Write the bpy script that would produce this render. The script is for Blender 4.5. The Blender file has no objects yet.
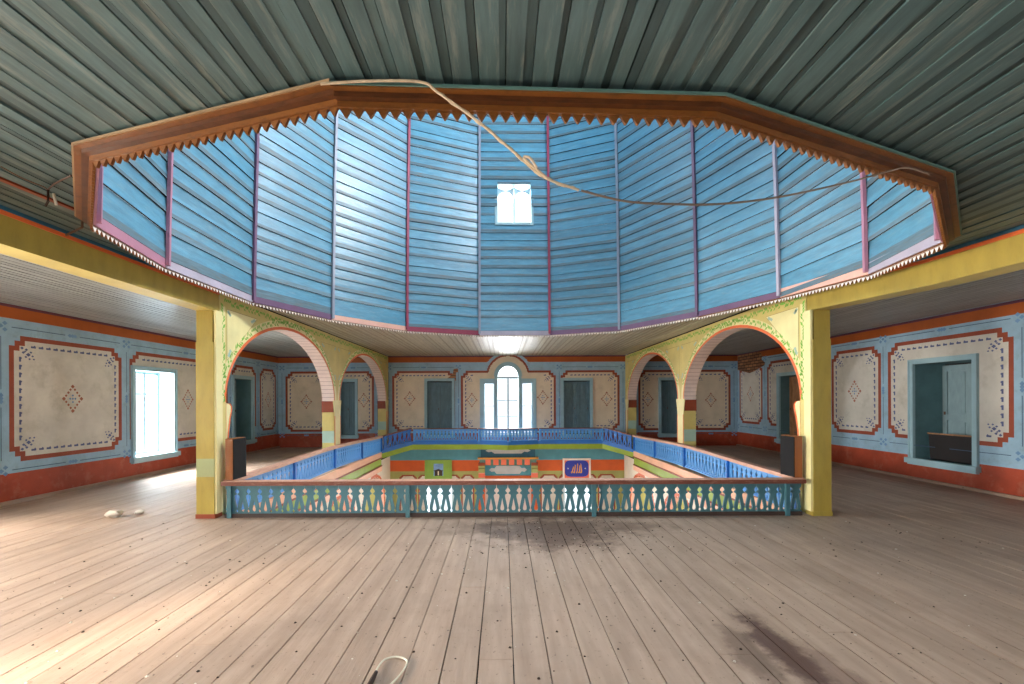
import bpy, bmesh, math, random
from mathutils import Vector, Matrix
random.seed(7)
C = bpy.context.scene.collection
PI = math.pi

# ------------------------------------------------------------------ dimensions (metres, camera 1.6 m above the gallery floor)
XL, XR, YF, YB = -7.8, 8.17, 16.0, -3.3
CZ = 3.16                      # gallery ceiling height
AL, AR = -3.97, 4.27           # nave faces of the two arcades
AT = 0.28                      # arcade thickness
YP = 6.30                      # front face of the two pillars
ZLOW = -3.2                    # lower hall floor

def clamp(v, a=0.0, b=1.0):
    return max(a, min(b, v))

def ceil_z(x, y):
    d = 0.0
    if -4.3 < x < 4.6:
        d = 0.15*clamp((x-0.9)/3.2)*clamp((6.8-y)/2.6)
    return CZ-d

# ------------------------------------------------------------------ materials
def srgb(r, g, b):
    def f(c):
        c = c/255.0
        return c/12.92 if c <= 0.04045 else ((c+0.055)/1.055)**2.4
    return (f(r), f(g), f(b), 1.0)

def mat_paint(name, rgb, rough=0.6, var=0.25, scale=3.0, stretch=(1, 1, 1), grime=None, grime_amt=0.0, grime_scale=6.0,
              island=0.0, bump=0.0, spec=0.4):
    m = bpy.data.materials.new(name); m.use_nodes = True
    nt = m.node_tree; N = nt.nodes; L = nt.links
    bs = N['Principled BSDF']
    bs.inputs['Roughness'].default_value = rough
    bs.inputs['Specular IOR Level'].default_value = spec
    tc = N.new('ShaderNodeTexCoord')
    mp = N.new('ShaderNodeMapping'); mp.inputs['Scale'].default_value = stretch
    L.new(tc.outputs['Object'], mp.inputs['Vector'])
    ns = N.new('ShaderNodeTexNoise'); ns.inputs['Scale'].default_value = scale; ns.inputs['Detail'].default_value = 6
    ns.inputs['Roughness'].default_value = 0.62
    L.new(mp.outputs['Vector'], ns.inputs['Vector'])
    rp = N.new('ShaderNodeMapRange'); rp.inputs['From Min'].default_value = 0.3; rp.inputs['From Max'].default_value = 0.7
    rp.inputs['To Min'].default_value = 1.0-var; rp.inputs['To Max'].default_value = 1.0+var*0.6
    L.new(ns.outputs['Fac'], rp.inputs['Value'])
    last = rp.outputs['Result']
    if island > 0:
        ge = N.new('ShaderNodeNewGeometry')
        r2 = N.new('ShaderNodeMapRange'); r2.inputs['To Min'].default_value = 1-island; r2.inputs['To Max'].default_value = 1+island
        L.new(ge.outputs['Random Per Island'], r2.inputs['Value'])
        mu = N.new('ShaderNodeMath'); mu.operation = 'MULTIPLY'
        L.new(last, mu.inputs[0]); L.new(r2.outputs['Result'], mu.inputs[1]); last = mu.outputs[0]
    vm = N.new('ShaderNodeVectorMath'); vm.operation = 'SCALE'
    vm.inputs[0].default_value = srgb(*rgb)[:3]
    L.new(last, vm.inputs['Scale'])
    col = vm.outputs['Vector']
    if grime is not None:
        n2 = N.new('ShaderNodeTexNoise'); n2.inputs['Scale'].default_value = grime_scale; n2.inputs['Detail'].default_value = 8
        n2.inputs['Roughness'].default_value = 0.7
        L.new(mp.outputs['Vector'], n2.inputs['Vector'])
        r3 = N.new('ShaderNodeMapRange'); r3.inputs['From Min'].default_value = 0.52; r3.inputs['From Max'].default_value = 0.72
        r3.inputs['To Max'].default_value = grime_amt
        L.new(n2.outputs['Fac'], r3.inputs['Value'])
        mx = N.new('ShaderNodeMix'); mx.data_type = 'RGBA'
        L.new(r3.outputs['Result'], mx.inputs['Factor']); L.new(col, mx.inputs['A'])
        mx.inputs['B'].default_value = srgb(*grime)
        col = mx.outputs['Result']
    L.new(col, bs.inputs['Base Color'])
    if bump > 0:
        bp = N.new('ShaderNodeBump'); bp.inputs['Strength'].default_value = bump; bp.inputs['Distance'].default_value = 0.02
        L.new(ns.outputs['Fac'], bp.inputs['Height']); L.new(bp.outputs['Normal'], bs.inputs['Normal'])
    return m

M = {}
M['wall_blue'] = mat_paint('wall_blue_paint', (152, 184, 204), 0.7, 0.16, 2.5, grime=(110, 120, 115), grime_amt=0.35)
M['cream'] = mat_paint('cream_plaster', (208, 203, 192), 0.7, 0.14, 2.0, grime=(158, 152, 134), grime_amt=0.5, grime_scale=2.2)
M['cream_far'] = mat_paint('lit_warm_cream_plaster', (224, 207, 182), 0.7, 0.12, 2.0, grime=(170, 150, 122), grime_amt=0.4, grime_scale=2.2)  # lighter, warmer cream; the far wall's stronger light put into its colour
M['red'] = mat_paint('brown_red_paint', (148, 70, 46), 0.6, 0.2, 4.0)
M['dado'] = mat_paint('dado_red_paint', (168, 70, 44), 0.55, 0.25, 2.5, grime=(190, 140, 115), grime_amt=0.4, grime_scale=4)
M['orange'] = mat_paint('orange_band_paint', (166, 82, 24), 0.55, 0.15, 3.0)
M['plum'] = mat_paint('plum_paint', (95, 50, 70), 0.6)
M['line'] = mat_paint('dark_blue_line', (70, 92, 120), 0.7)
M['orn'] = mat_paint('blue_ornament', (92, 100, 140), 0.7)
M['orn2'] = mat_paint('pale_blue_ornament', (112, 150, 190), 0.7)
M['motif'] = mat_paint('brick_ornament', (172, 112, 92), 0.7)
M['ceil'] = mat_paint('grey_green_ceiling_boards', (78, 102, 102), 0.42, 0.3, 5.0, (6, 0.6, 6), grime=(165, 165, 150), grime_amt=0.45, grime_scale=3.0, island=0.13, spec=0.5)
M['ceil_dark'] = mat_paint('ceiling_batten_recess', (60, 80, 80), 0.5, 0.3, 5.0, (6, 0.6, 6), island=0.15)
M['gap'] = mat_paint('dark_gap', (26, 22, 18), 0.9, 0.2)
M['aisle'] = mat_paint('grey_aisle_boards', (158, 162, 160), 0.35, 0.25, 5.0, (6, 0.5, 6), island=0.12, spec=0.5)
M['varnish'] = mat_paint('brown_varnish', (128, 78, 32), 0.4, 0.4, 6.0, (2, 2, 8), grime=(70, 35, 15), grime_amt=0.6)
M['varnish_dark'] = mat_paint('dark_brown_varnish', (88, 50, 24), 0.4, 0.4, 6.0, (2, 2, 8))
M['tan_strip'] = mat_paint('tan_strip', (158, 132, 98), 0.6)
M['white_trim'] = mat_paint('white_fringe', (232, 222, 212), 0.6, 0.1)
M['teal_strip'] = mat_paint('teal_strip', (92, 128, 120), 0.6)
M['blue_strip'] = mat_paint('blue_strip', (45, 98, 122), 0.6)
M['dome'] = mat_paint('dome_blue_boards', (84, 142, 168), 0.37, 0.25, 3.0, (1, 1, 6), grime=(150, 160, 160), grime_amt=0.35, grime_scale=5.0, island=0.12, spec=0.75, bump=0.35)
M['dome_worn'] = mat_paint('dome_worn_board_edges', (96, 122, 134), 0.5, 0.3, 4.0, (1, 1, 9), grime=(118, 100, 86), grime_amt=0.95, grime_scale=3.5, island=0.2)
M['pink'] = mat_paint('pink_paint', (178, 122, 142), 0.5, 0.15)
M['lilac'] = mat_paint('lilac_paint', (176, 166, 180), 0.5, 0.15)
M['purple'] = mat_paint('purple_paint', (112, 82, 110), 0.5, 0.15)
M['crimson'] = mat_paint('crimson_paint', (150, 62, 84), 0.5, 0.15)
M['peach'] = mat_paint('peach_paint', (226, 176, 158), 0.5, 0.12)
M['grey_rib'] = mat_paint('grey_rib_paint', (140, 145, 160), 0.5, 0.15)
M['yellow'] = mat_paint('yellow_arcade_paint', (206, 188, 112), 0.5, 0.16, 2.0, grime=(190, 170, 90), grime_amt=0.4)
M['yellow_pale'] = mat_paint('pale_yellow_paint', (228, 216, 156), 0.5, 0.1)
M['olive'] = mat_paint('olive_yellow_paint', (166, 144, 62), 0.45, 0.2, 3.0, (3, 3, 1), grime=(130, 110, 40), grime_amt=0.4)
M['leaf'] = mat_paint('green_vine_paint', (118, 178, 62), 0.6, 0.25, 8)
M['arch_orange'] = mat_paint('orange_arch_edge', (222, 106, 50), 0.5, 0.1)
M['soffit'] = mat_paint('pinkish_soffit_boards', (226, 206, 196), 0.5, 0.1)
M['soffit_line'] = mat_paint('soffit_joint', (170, 140, 135), 0.7)
M['capital'] = mat_paint('brown_capital_paint', (140, 62, 34), 0.5, 0.15)
M['seafoam'] = mat_paint('pale_green_band', (164, 190, 172), 0.6, 0.1)
M['band_olive'] = mat_paint('faded_green_band', (152, 158, 112), 0.6, 0.1)
M['brown_line'] = mat_paint('brown_line', (150, 118, 70), 0.7)
M['teal'] = mat_paint('teal_baluster_paint', (66, 110, 120), 0.45, 0.2, 5, (2, 2, 1), grime=(90, 120, 120), grime_amt=0.4)
M['rail_brown'] = mat_paint('brown_handrail', (112, 62, 46), 0.45, 0.3, 4, (1, 6, 6), grime=(190, 150, 130), grime_amt=0.5)
M['rail_pink'] = mat_paint('worn_pinkish_handrail', (206, 158, 136), 0.55, 0.2, 4, (6, 1, 6), grime=(150, 95, 75), grime_amt=0.6)
M['base_dark'] = mat_paint('dark_base_board', (66, 50, 44), 0.7, 0.3)
M['rail_blue'] = mat_paint('bright_blue_balusters', (84, 152, 218), 0.45, 0.18, 4)
M['deep_blue'] = mat_paint('deep_blue_paint', (28, 104, 186), 0.45, 0.15)
M['grass_green'] = mat_paint('green_fascia', (140, 165, 42), 0.5, 0.15)
M['low_teal'] = mat_paint('lower_teal_wall', (84, 152, 170), 0.6, 0.15)
M['low_orange'] = mat_paint('lower_orange_wall', (204, 92, 38), 0.6, 0.12)
M['low_olive'] = mat_paint('lower_olive_wall', (160, 162, 98), 0.6, 0.12)
M['low_cream'] = mat_paint('lower_cream_wall', (224, 214, 196), 0.6, 0.1)
M['salmon'] = mat_paint('salmon_fascia', (234, 176, 140), 0.5, 0.1)
M['shutter'] = mat_paint('blue_grey_shutter', (132, 156, 162), 0.45, 0.15, 4, (3, 3, 1))
M['shutter_dark'] = mat_paint('dark_blue_grey_shutter', (94, 122, 132), 0.45, 0.2, 4, (3, 3, 1))
M['casing'] = mat_paint('pale_blue_casing', (156, 188, 198), 0.5, 0.12)
M['casing_white'] = mat_paint('white_blue_sash', (196, 212, 220), 0.5, 0.1)
M['reveal'] = mat_paint('teal_reveal', (92, 128, 136), 0.6, 0.2)
M['speaker_black'] = mat_paint('black_grille', (22, 21, 22), 0.8, 0.15, 40, spec=0.2)
M['speaker_wood'] = mat_paint('speaker_wood', (150, 88, 40), 0.35, 0.3, 6, (1, 1, 0.2))
M['box_dark'] = mat_paint('dark_box', (30, 24, 24), 0.5, 0.2)
M['brown_door'] = mat_paint('brown_wood', (156, 114, 78), 0.5, 0.4, 4, (1, 3, 1))
M['brick'] = None
M['rope'] = mat_paint('pale_rope', (200, 178, 148), 0.8, 0.25, 30)
M['cable'] = mat_paint('brown_cable', (128, 104, 84), 0.6, 0.2)
M['white_wire'] = mat_paint('white_wire', (206, 200, 180), 0.5, 0.1)
M['metal'] = mat_paint('rusty_metal', (96, 70, 54), 0.6, 0.3)
M['paper'] = mat_paint('crumpled_paper', (214, 204, 190), 0.8, 0.1)
M['speck'] = mat_paint('dark_crumbs', (58, 42, 34), 0.9, 0.4)
M['silver'] = mat_paint('silver_grey_cartouche', (186, 188, 192), 0.5, 0.12)
M['coral'] = mat_paint('coral_tile', (232, 120, 92), 0.5, 0.1)
M['gold'] = mat_paint('gold_script', (226, 158, 66), 0.5, 0.15)
M['ultra'] = mat_paint('ultramarine_field', (40, 56, 160), 0.5, 0.15)
M['pic_green'] = mat_paint('green_picture_mount', (132, 168, 72), 0.5, 0.1)
M['sky_pic'] = mat_paint('picture_sky', (120, 160, 210), 0.5, 0.3, 12)
M['dark_pic'] = mat_paint('picture_dark', (50, 40, 34), 0.5)
M['carpet'] = mat_paint('lower_floor', (206, 180, 150), 0.9, 0.3, 3)
M['mauve'] = mat_paint('pale_pink_niche', (224, 210, 204), 0.6, 0.1)

def mat_brick():
    m = bpy.data.materials.new('bare_brickwork'); m.use_nodes = True
    nt = m.node_tree; N = nt.nodes; L = nt.links
    tc = N.new('ShaderNodeTexCoord'); sp = N.new('ShaderNodeSeparateXYZ'); cb = N.new('ShaderNodeCombineXYZ')
    L.new(tc.outputs['Object'], sp.inputs[0]); L.new(sp.outputs['Y'], cb.inputs['X']); L.new(sp.outputs['Z'], cb.inputs['Y'])
    br = N.new('ShaderNodeTexBrick'); br.inputs['Scale'].default_value = 1
    br.inputs['Brick Width'].default_value = 0.24; br.inputs['Row Height'].default_value = 0.095; br.inputs['Mortar Size'].default_value = 0.012
    br.inputs['Color1'].default_value = srgb(168, 118, 80); br.inputs['Color2'].default_value = srgb(120, 82, 56); br.inputs['Mortar'].default_value = srgb(50, 36, 28)
    L.new(cb.outputs[0], br.inputs['Vector']); L.new(br.outputs['Color'], N['Principled BSDF'].inputs['Base Color'])
    N['Principled BSDF'].inputs['Roughness'].default_value = 0.9
    return m
M['brick'] = mat_brick()

def mat_glass():
    m = bpy.data.materials.new('window_glass'); m.use_nodes = True
    nt = m.node_tree; N = nt.nodes; L = nt.links
    N.remove(N['Principled BSDF'])
    t = N.new('ShaderNodeBsdfTransparent'); g = N.new('ShaderNodeBsdfGlossy'); g.inputs['Roughness'].default_value = 0.05
    mx = N.new('ShaderNodeMixShader'); mx.inputs[0].default_value = 0.06
    L.new(t.outputs[0], mx.inputs[1]); L.new(g.outputs[0], mx.inputs[2]); L.new(mx.outputs[0], N['Material Output'].inputs[0])
    return m
M['glass'] = mat_glass()

def mat_floor():
    m = bpy.data.materials.new('worn_floor_boards'); m.use_nodes = True
    nt = m.node_tree; N = nt.nodes; L = nt.links
    bs = N['Principled BSDF']; bs.inputs['Roughness'].default_value = 0.55; bs.inputs['Specular IOR Level'].default_value = 0.35
    tc = N.new('ShaderNodeTexCoord')
    def noise(scale, stretch, detail=6, rough=0.6):
        mp = N.new('ShaderNodeMapping'); mp.inputs['Scale'].default_value = stretch
        L.new(tc.outputs['Object'], mp.inputs['Vector'])
        n = N.new('ShaderNodeTexNoise'); n.inputs['Scale'].default_value = scale; n.inputs['Detail'].default_value = detail; n.inputs['Roughness'].default_value = rough
        L.new(mp.outputs['Vector'], n.inputs['Vector']); return n.outputs['Fac']
    def rng(v, a, b, c=0.0, d=1.0, smooth=False):
        r = N.new('ShaderNodeMapRange'); r.inputs['From Min'].default_value = a; r.inputs['From Max'].default_value = b
        r.inputs['To Min'].default_value = c; r.inputs['To Max'].default_value = d
        if smooth: r.interpolation_type = 'SMOOTHSTEP'
        L.new(v, r.inputs['Value']); return r.outputs['Result']
    def mix(f, a, b):
        x = N.new('ShaderNodeMix'); x.data_type = 'RGBA'
        L.new(f, x.inputs['Factor'])
        if isinstance(a, tuple): x.inputs['A'].default_value = a
        else: L.new(a, x.inputs['A'])
        if isinstance(b, tuple): x.inputs['B'].default_value = b
        else: L.new(b, x.inputs['B'])
        return x.outputs['Result']
    def math_(op, a, b):
        x = N.new('ShaderNodeMath'); x.operation = op
        for i, v in enumerate((a, b)):
            if isinstance(v, (int, float)): x.inputs[i].default_value = v
            else: L.new(v, x.inputs[i])
        return x.outputs[0]
    base = mix(rng(noise(2.2, (5, 0.5, 1)), 0.3, 0.7), srgb(180, 155, 136), srgb(154, 130, 113))
    ge = N.new('ShaderNodeNewGeometry')
    vm = N.new('ShaderNodeVectorMath'); vm.operation = 'SCALE'
    L.new(base, vm.inputs[0]); L.new(rng(ge.outputs['Random Per Island'], 0, 1, 0.93, 1.06), vm.inputs['Scale'])
    col = vm.outputs['Vector']
    col = mix(rng(noise(1.1, (1, 1, 1), 8, 0.7), 0.5, 0.78, 0, 0.55), col, srgb(128, 105, 90))       # broad dirt
    col = mix(rng(noise(21, (1.4, 1, 1), 3, 0.65), 0.63, 0.72, 0, 0.75), col, srgb(74, 56, 46))      # droppings and specks
    sp = N.new('ShaderNodeSeparateXYZ'); L.new(tc.outputs['Object'], sp.inputs[0])
    wob = noise(3.0, (1, 1, 1), 6, 0.7)
    def blot(cx, cy, rx, ry, amt, colr):
        nonlocal col
        dx = math_('DIVIDE', math_('SUBTRACT', sp.outputs['X'], cx), rx); dy = math_('DIVIDE', math_('SUBTRACT', sp.outputs['Y'], cy), ry)
        d = math_('SQRT', math_('ADD', math_('MULTIPLY', dx, dx), math_('MULTIPLY', dy, dy)), 0)
        d = math_('ADD', d, math_('MULTIPLY', math_('SUBTRACT', wob, 0.5), 2.2))
        col = mix(rng(d, 0.45, 1.15, amt, 0.0, True), col, srgb(*colr))
    blot(0.55, 5.6, 0.95, 0.75, 0.85, (76, 52, 38))      # damp rot in front of the balustrade
    blot(1.0, 5.85, 1.2, 0.4, 0.6, (84, 62, 48))
    blot(-0.1, 5.75, 0.9, 0.35, 0.45, (80, 60, 46))
    blot(1.78, 2.95, 0.14, 0.62, 0.9, (70, 40, 32))      # dark worn board
    blot(1.55, 2.9, 0.12, 0.45, 0.65, (84, 62, 50))
    blot(1.95, 2.6, 0.12, 0.5, 0.5, (96, 68, 60))
    L.new(col, bs.inputs['Base Color'])
    bp = N.new('ShaderNodeBump'); bp.inputs['Strength'].default_value = 0.25; bp.inputs['Distance'].default_value = 0.01
    L.new(noise(6, (8, 0.7, 1)), bp.inputs['Height']); L.new(bp.outputs['Normal'], bs.inputs['Normal'])
    return m
M['floor'] = mat_floor()

# ------------------------------------------------------------------ mesh building
class MB:
    def __init__(s):
        s.v = []; s.f = []; s.m = []; s.mats = []
    def mi(s, mat):
        if mat not in s.mats: s.mats.append(mat)
        return s.mats.index(mat)
    def poly(s, pts, mat):
        b = len(s.v); s.v.extend([tuple(p) for p in pts]); s.f.append(tuple(range(b, b+len(pts)))); s.m.append(s.mi(mat))
    def box(s, x0, x1, y0, y1, z0, z1, mat, T=None, top=None):
        c = [(x0, y0, z0), (x1, y0, z0), (x1, y1, z0), (x0, y1, z0), (x0, y0, z1), (x1, y0, z1), (x1, y1, z1), (x0, y1, z1)]
        if T: c = [T(*p) for p in c]
        s.hexa(c, mat, top)
    def hexa(s, c, mat, top=None):
        b = len(s.v); s.v.extend([tuple(p) for p in c])
        for k, f in enumerate(((3, 2, 1, 0), (4, 5, 6, 7), (0, 1, 5, 4), (1, 2, 6, 5), (2, 3, 7, 6), (3, 0, 4, 7))):
            s.f.append(tuple(b+i for i in f)); s.m.append(s.mi(top if (top and k == 1) else mat))
    def prism(s, poly, T, d0, d1, mat, back=None, side=None):
        """poly: 2-D outline (u, z); T(u, z, d) -> world; extruded from d0 (front) to d1"""
        n = len(poly); b = len(s.v)
        s.v.extend([tuple(T(u, z, d0)) for u, z in poly]); s.v.extend([tuple(T(u, z, d1)) for u, z in poly])
        s.f.append(tuple(range(b, b+n))); s.m.append(s.mi(mat))
        s.f.append(tuple(range(b+2*n-1, b+n-1, -1))); s.m.append(s.mi(back or mat))
        for i in range(n):
            j = (i+1) % n
            s.f.append((b+i, b+n+i, b+n+j, b+j)); s.m.append(s.mi(side or mat))
    def tube(s, path, r, mat, seg=8):
        path = [Vector(p) for p in path]; rings = []
        up = Vector((0, 0, 1))
        for i, p in enumerate(path):
            t = (path[min(i+1, len(path)-1)]-path[max(i-1, 0)]).normalized()
            a = t.cross(up)
            if a.length < 1e-3: a = t.cross(Vector((1, 0, 0)))
            a.normalize(); bb = t.cross(a)
            rr = r[i] if isinstance(r, (list, tuple)) else r
            b = len(s.v)
            for k in range(seg):
                an = 2*PI*k/seg
                s.v.append(tuple(p+a*(math.cos(an)*rr)+bb*(math.sin(an)*rr)))
            rings.append(b)
        for r0, r1 in zip(rings, rings[1:]):
            for k in range(seg):
                j = (k+1) % seg
                s.f.append((r0+k, r0+j, r1+j, r1+k)); s.m.append(s.mi(mat))
        s.f.append(tuple(rings[0]+k for k in range(seg))[::-1]); s.m.append(s.mi(mat))
        s.f.append(tuple(rings[-1]+k for k in range(seg))); s.m.append(s.mi(mat))
    def build(s, name, parent=None, fix=False):
        me = bpy.data.meshes.new(name); me.from_pydata(s.v, [], s.f)
        for m in s.mats: me.materials.append(M[m])
        me.polygons.foreach_set('material_index', s.m); me.update()
        if fix:
            bm = bmesh.new(); bm.from_mesh(me); bmesh.ops.recalc_face_normals(bm, faces=bm.faces); bm.to_mesh(me); bm.free()
        o = bpy.data.objects.new(name, me); C.objects.link(o)
        if parent: o.parent = parent
        return o

def tag(o, label=None, cat=None, group=None, kind=None):
    if label: o['label'] = label
    if cat: o['category'] = cat
    if group: o['group'] = group
    if kind: o['kind'] = kind
    return o

def empty(name, label=None, cat=None, group=None, kind=None, loc=(0, 0, 0)):
    o = bpy.data.objects.new(name, None); C.objects.link(o); o.location = loc; o.empty_display_size = 0.1
    return tag(o, label, cat, group, kind)

def wallT(side):
    if side == 'left': return lambda u, z, d: (XL+d, u, z)
    if side == 'right': return lambda u, z, d: (XR-d, u, z)
    if side == 'far': return lambda u, z, d: (u, YF-d, z)
    return lambda u, z, d: (u, YB+d, z)

# ------------------------------------------------------------------ painted walls: one skin of cells, a paint per cell
def rect_op(mat, u0, u1, z0, z1):
    return (mat, lambda u, z: u0 < u < u1 and z0 < z < z1, [u0, u1], [z0, z1])

S = 0.085
def panel_ops(u0, u1, z0, z1, w=0.075, s=S):
    ops = []
    for mat, i in (('red', 0.0), ('cream', w)):
        a, b, c, d = u0+i, u1-i, z0+i, z1-i
        def pred(u, z, a=a, b=b, c=c, d=d):
            if not (a < u < b and c < z < d): return False
            du = min(u-a, b-u); dz = min(z-c, d-z)
            return not ((du < s and dz < 2*s) or (du < 2*s and dz < s))
        us = [a+k*s for k in range(4)]+[b-k*s for k in range(4)]; zs = [c+k*s for k in range(4)]+[d-k*s for k in range(4)]
        ops.append((mat, pred, us, zs))
    return ops

DN = [0]
def diamond(mb, T, u, z, ru, rz, mat, d=0.003):
    DN[0] = (DN[0]+1) % 9; d += 0.00025*DN[0]
    mb.poly([T(u-ru, z, d), T(u, z-rz, d), T(u+ru, z, d), T(u, z+rz, d)], mat)

def panel_decor(mb, T, u0, u1, z0, z1, holes, motifs=None):
    def free(u, z, m=0.14):
        return not any(h[0]-m < u < h[1]+m and h[2]-m < z < h[3]+m for h in holes)
    i = 0.165
    a, b, c, d = u0+i, u1-i, z0+i, z1-i
    # dashed border
    def dash(pu, pz, hor):
        if not free(pu, pz): return
        l, t = (0.04, 0.016)
        du, dz = (l, t) if hor else (t, l)
        mb.poly([T(pu-du, pz-dz, .003), T(pu+du, pz-dz, .003), T(pu+du, pz+dz, .003), T(pu-du, pz+dz, .003)], 'orn')
        e = 0.028
        if hor: diamond(mb, T, pu+0.02, pz+0.016, 0.018, 0.018, 'orn')
        else: diamond(mb, T, pu+0.016, pz+0.02, 0.018, 0.018, 'orn')
    n = max(1, int((b-a-0.3)/0.125)); 
    for k in range(n):
        pu = a+0.15+(b-a-0.3)*(k+0.5)/n
        dash(pu, d, True); dash(pu, c, True)
    n = max(1, int((d-c-0.3)/0.125))
    for k in range(n):
        pz = c+0.15+(d-c-0.3)*(k+0.5)/n
        dash(a, pz, False); dash(b, pz, False)
    # corner sprays
    for cu, su in ((a, 1), (b, -1)):
        for cz, sz in ((c, 1), (d, -1)):
            if not free(cu+su*0.1, cz+sz*0.1, 0.2): continue
            cu_, cz_ = cu+su*.03, cz+sz*.03
            for (x, y, r) in ((0.0, 0.0, .03), (.07, .02, .028), (.02, .07, .028), (.10, .10, .04), (.14, .06, .024), (.06, .14, .024), (.17, .12, .022), (.12, .17, .022), (.05, .05, .02), (.19, .17, .02)):
                diamond(mb, T, cu_+su*x, cz_+sz*y, r, r*0.8, 'orn')
    # middle motifs
    for (mu, mz) in (motifs if motifs is not None else [((u0+u1)/2, (z0+z1)/2)]):
        if not free(mu, mz, 0.1): continue
        for k in range(16):
            t = k/16*4; q = int(t); f = t-q
            P = [(0.17, 0), (0, 0.22), (-0.17, 0), (0, -0.22), (0.17, 0)]
            x = P[q][0]*(1-f)+P[q+1][0]*f; y = P[q][1]*(1-f)+P[q+1][1]*f
            r = 0.038 if k % 4 == 0 else 0.026
            diamond(mb, T, mu+x, mz+y, r, r, 'motif')
        for x, y in ((0, 0), (0.05, 0), (-0.05, 0), (0, 0.06), (0, -0.06)):
            diamond(mb, T, mu+x, mz+y, 0.022, 0.022, 'orn2')
    # outer thin line with ornaments, on the blue ground
    o = 0.12
    seen = mb.__dict__.setdefault('seen', [])
    nearv = [x for x in seen if abs(x-(u0-o)) < 0.13]; nearw = [x for x in seen if abs(x-(u1+o)) < 0.13]
    for (pa, pb, q, hor) in ((u0-o, u1+o, z1+o, True), (u0-o, u1+o, z0-o, True), (z0-o, z1+o, u0-o, False), (z0-o, z1+o, u1+o, False)):
        if not hor and ((q < u0 and nearv) or (q > u1 and nearw)): continue
        mid = (pa+pb)/2
        for s0, s1 in ((pa+0.16, mid-0.14), (mid+0.14, pb-0.16)):
            if s1 <= s0: continue
            ok = free((s0+s1)/2, q, 0.05) if hor else free(q, (s0+s1)/2, 0.05)
            if not ok: continue
            if hor: mb.poly([T(s0, q-.006, .003), T(s1, q-.006, .003), T(s1, q+.006, .003), T(s0, q+.006, .003)], 'line')
            else: mb.poly([T(q-.006, s0, .003), T(q+.006, s0, .003), T(q+.006, s1, .003), T(q-.006, s1, .003)], 'line')
        for k in (-1, 0, 1):
            if hor and free(mid, q, 0.05): diamond(mb, T, mid+k*0.05, q, 0.045, 0.035, 'orn2')
            if not hor and free(q, mid, 0.05): diamond(mb, T, q, mid+k*0.05, 0.035, 0.045, 'orn2')
    for cu in (u0-o, u1+o):
        if (cu < u0 and nearv) or (cu > u1 and nearw): continue
        seen.append(cu)
        for cz in (z0-o, z1+o):
            for x, y in ((0, 0), (.06, .05), (-.06, .05), (.06, -.05), (-.06, -.05)):
                if free(cu+x, cz+y, 0.05): diamond(mb, T, cu+x, cz+y, 0.04, 0.035, 'orn2')

def wall_skin(mb, T, u0, u1, z0, z1, base, ops):
    us = {u0, u1}; zs = {z0, z1}
    for m, p, a, b in ops:
        us.update(x for x in a if u0 < x < u1); zs.update(x for x in b if z0 < x < z1)
    def clean(s):
        s = sorted(s); r = [s[0]]
        for x in s[1:]:
            if x-r[-1] > 1e-4: r.append(x)
        return r
    us, zs = clean(us), clean(zs)
    for za, zb in zip(zs, zs[1:]):
        run = None
        zm = (za+zb)/2
        for ua, ub in zip(us, us[1:]):
            um = (ua+ub)/2; mat = base
            for m, p, _, _ in ops:
                if p(um, zm): mat = m
            if run and run[0] == mat: run[2] = ub
            else:
                if run and run[0]: mb.poly([T(run[1], za, 0), T(run[2], za, 0), T(run[2], zb, 0), T(run[1], zb, 0)], run[0])
                run = [mat, ua, ub]
        if run and run[0]: mb.poly([T(run[1], za, 0), T(run[2], za, 0), T(run[2], zb, 0), T(run[1], zb, 0)], run[0])

DADO, BAND = 0.477, 2.935
WZ0, WZ1 = 0.43, 2.28          # window opening heights

# windows: (side, centre u, opening width, kind, z0, z1)
LEFT_W = [(10.31, 1.14, 'open'), (13.82, 0.95, 'blue'), (5.2, 1.14, 'open'), (2.0, 1.14, 'open'), (-1.6, 1.14, 'open')]
RIGHT_W = [(8.555, 1.15, 'closed'), (13.05, 1.0, 'brown'), (4.6, 1.14, 'closed'), (0.6, 1.14, 'open')]  # the open one is unseen, added to light the left wall
FAR_W = [(-5.38, 0.50, 'double'), (-2.19, 0.86, 'double'), (2.58, 0.92, 'double'), (5.82, 0.62, 'double')]
BACK_W = [(-6.0, 1.2, 'open'), (-2.2, 1.2, 'open'), (2.4, 1.2, 'open'), (6.2, 1.2, 'closed')]  # unseen windows behind the camera, added mostly as fill light
FCX = 0.19                     # arched window axis

def holes_of(lst): return [(u-w/2, u+w/2, WZ0, WZ1) for u, w, k in lst]

def make_wall(name, side, u0, u1, panels, holes, label, extra=None, band=True, decor_motifs={}):
    T = wallT(side); mb = MB()
    ops = [rect_op('dado', u0, u1, 0, DADO)]
    if band: ops += [rect_op('orange', u0, u1, BAND, CZ), rect_op('plum', u0, u1, CZ-0.045, CZ)]
    for (a, b, c, d) in panels: ops += panel_ops(a, b, c, d)
    if extra: ops += extra
    for h in holes: ops.append(rect_op(None, *h))
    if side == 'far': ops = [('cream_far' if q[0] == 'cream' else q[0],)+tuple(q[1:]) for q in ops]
    wall_skin(mb, T, u0, u1, 0.0, CZ+0.02, 'wall_blue', ops)
    for i, (a, b, c, d) in enumerate(panels):
        panel_decor(mb, T, a, b, c, d, holes+([(-0.85, 1.22, 0.4, 3.2)] if side == 'far' else []), decor_motifs.get(i))
    o = mb.build(name); tag(o, kind='structure', label=label)
    return o

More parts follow.
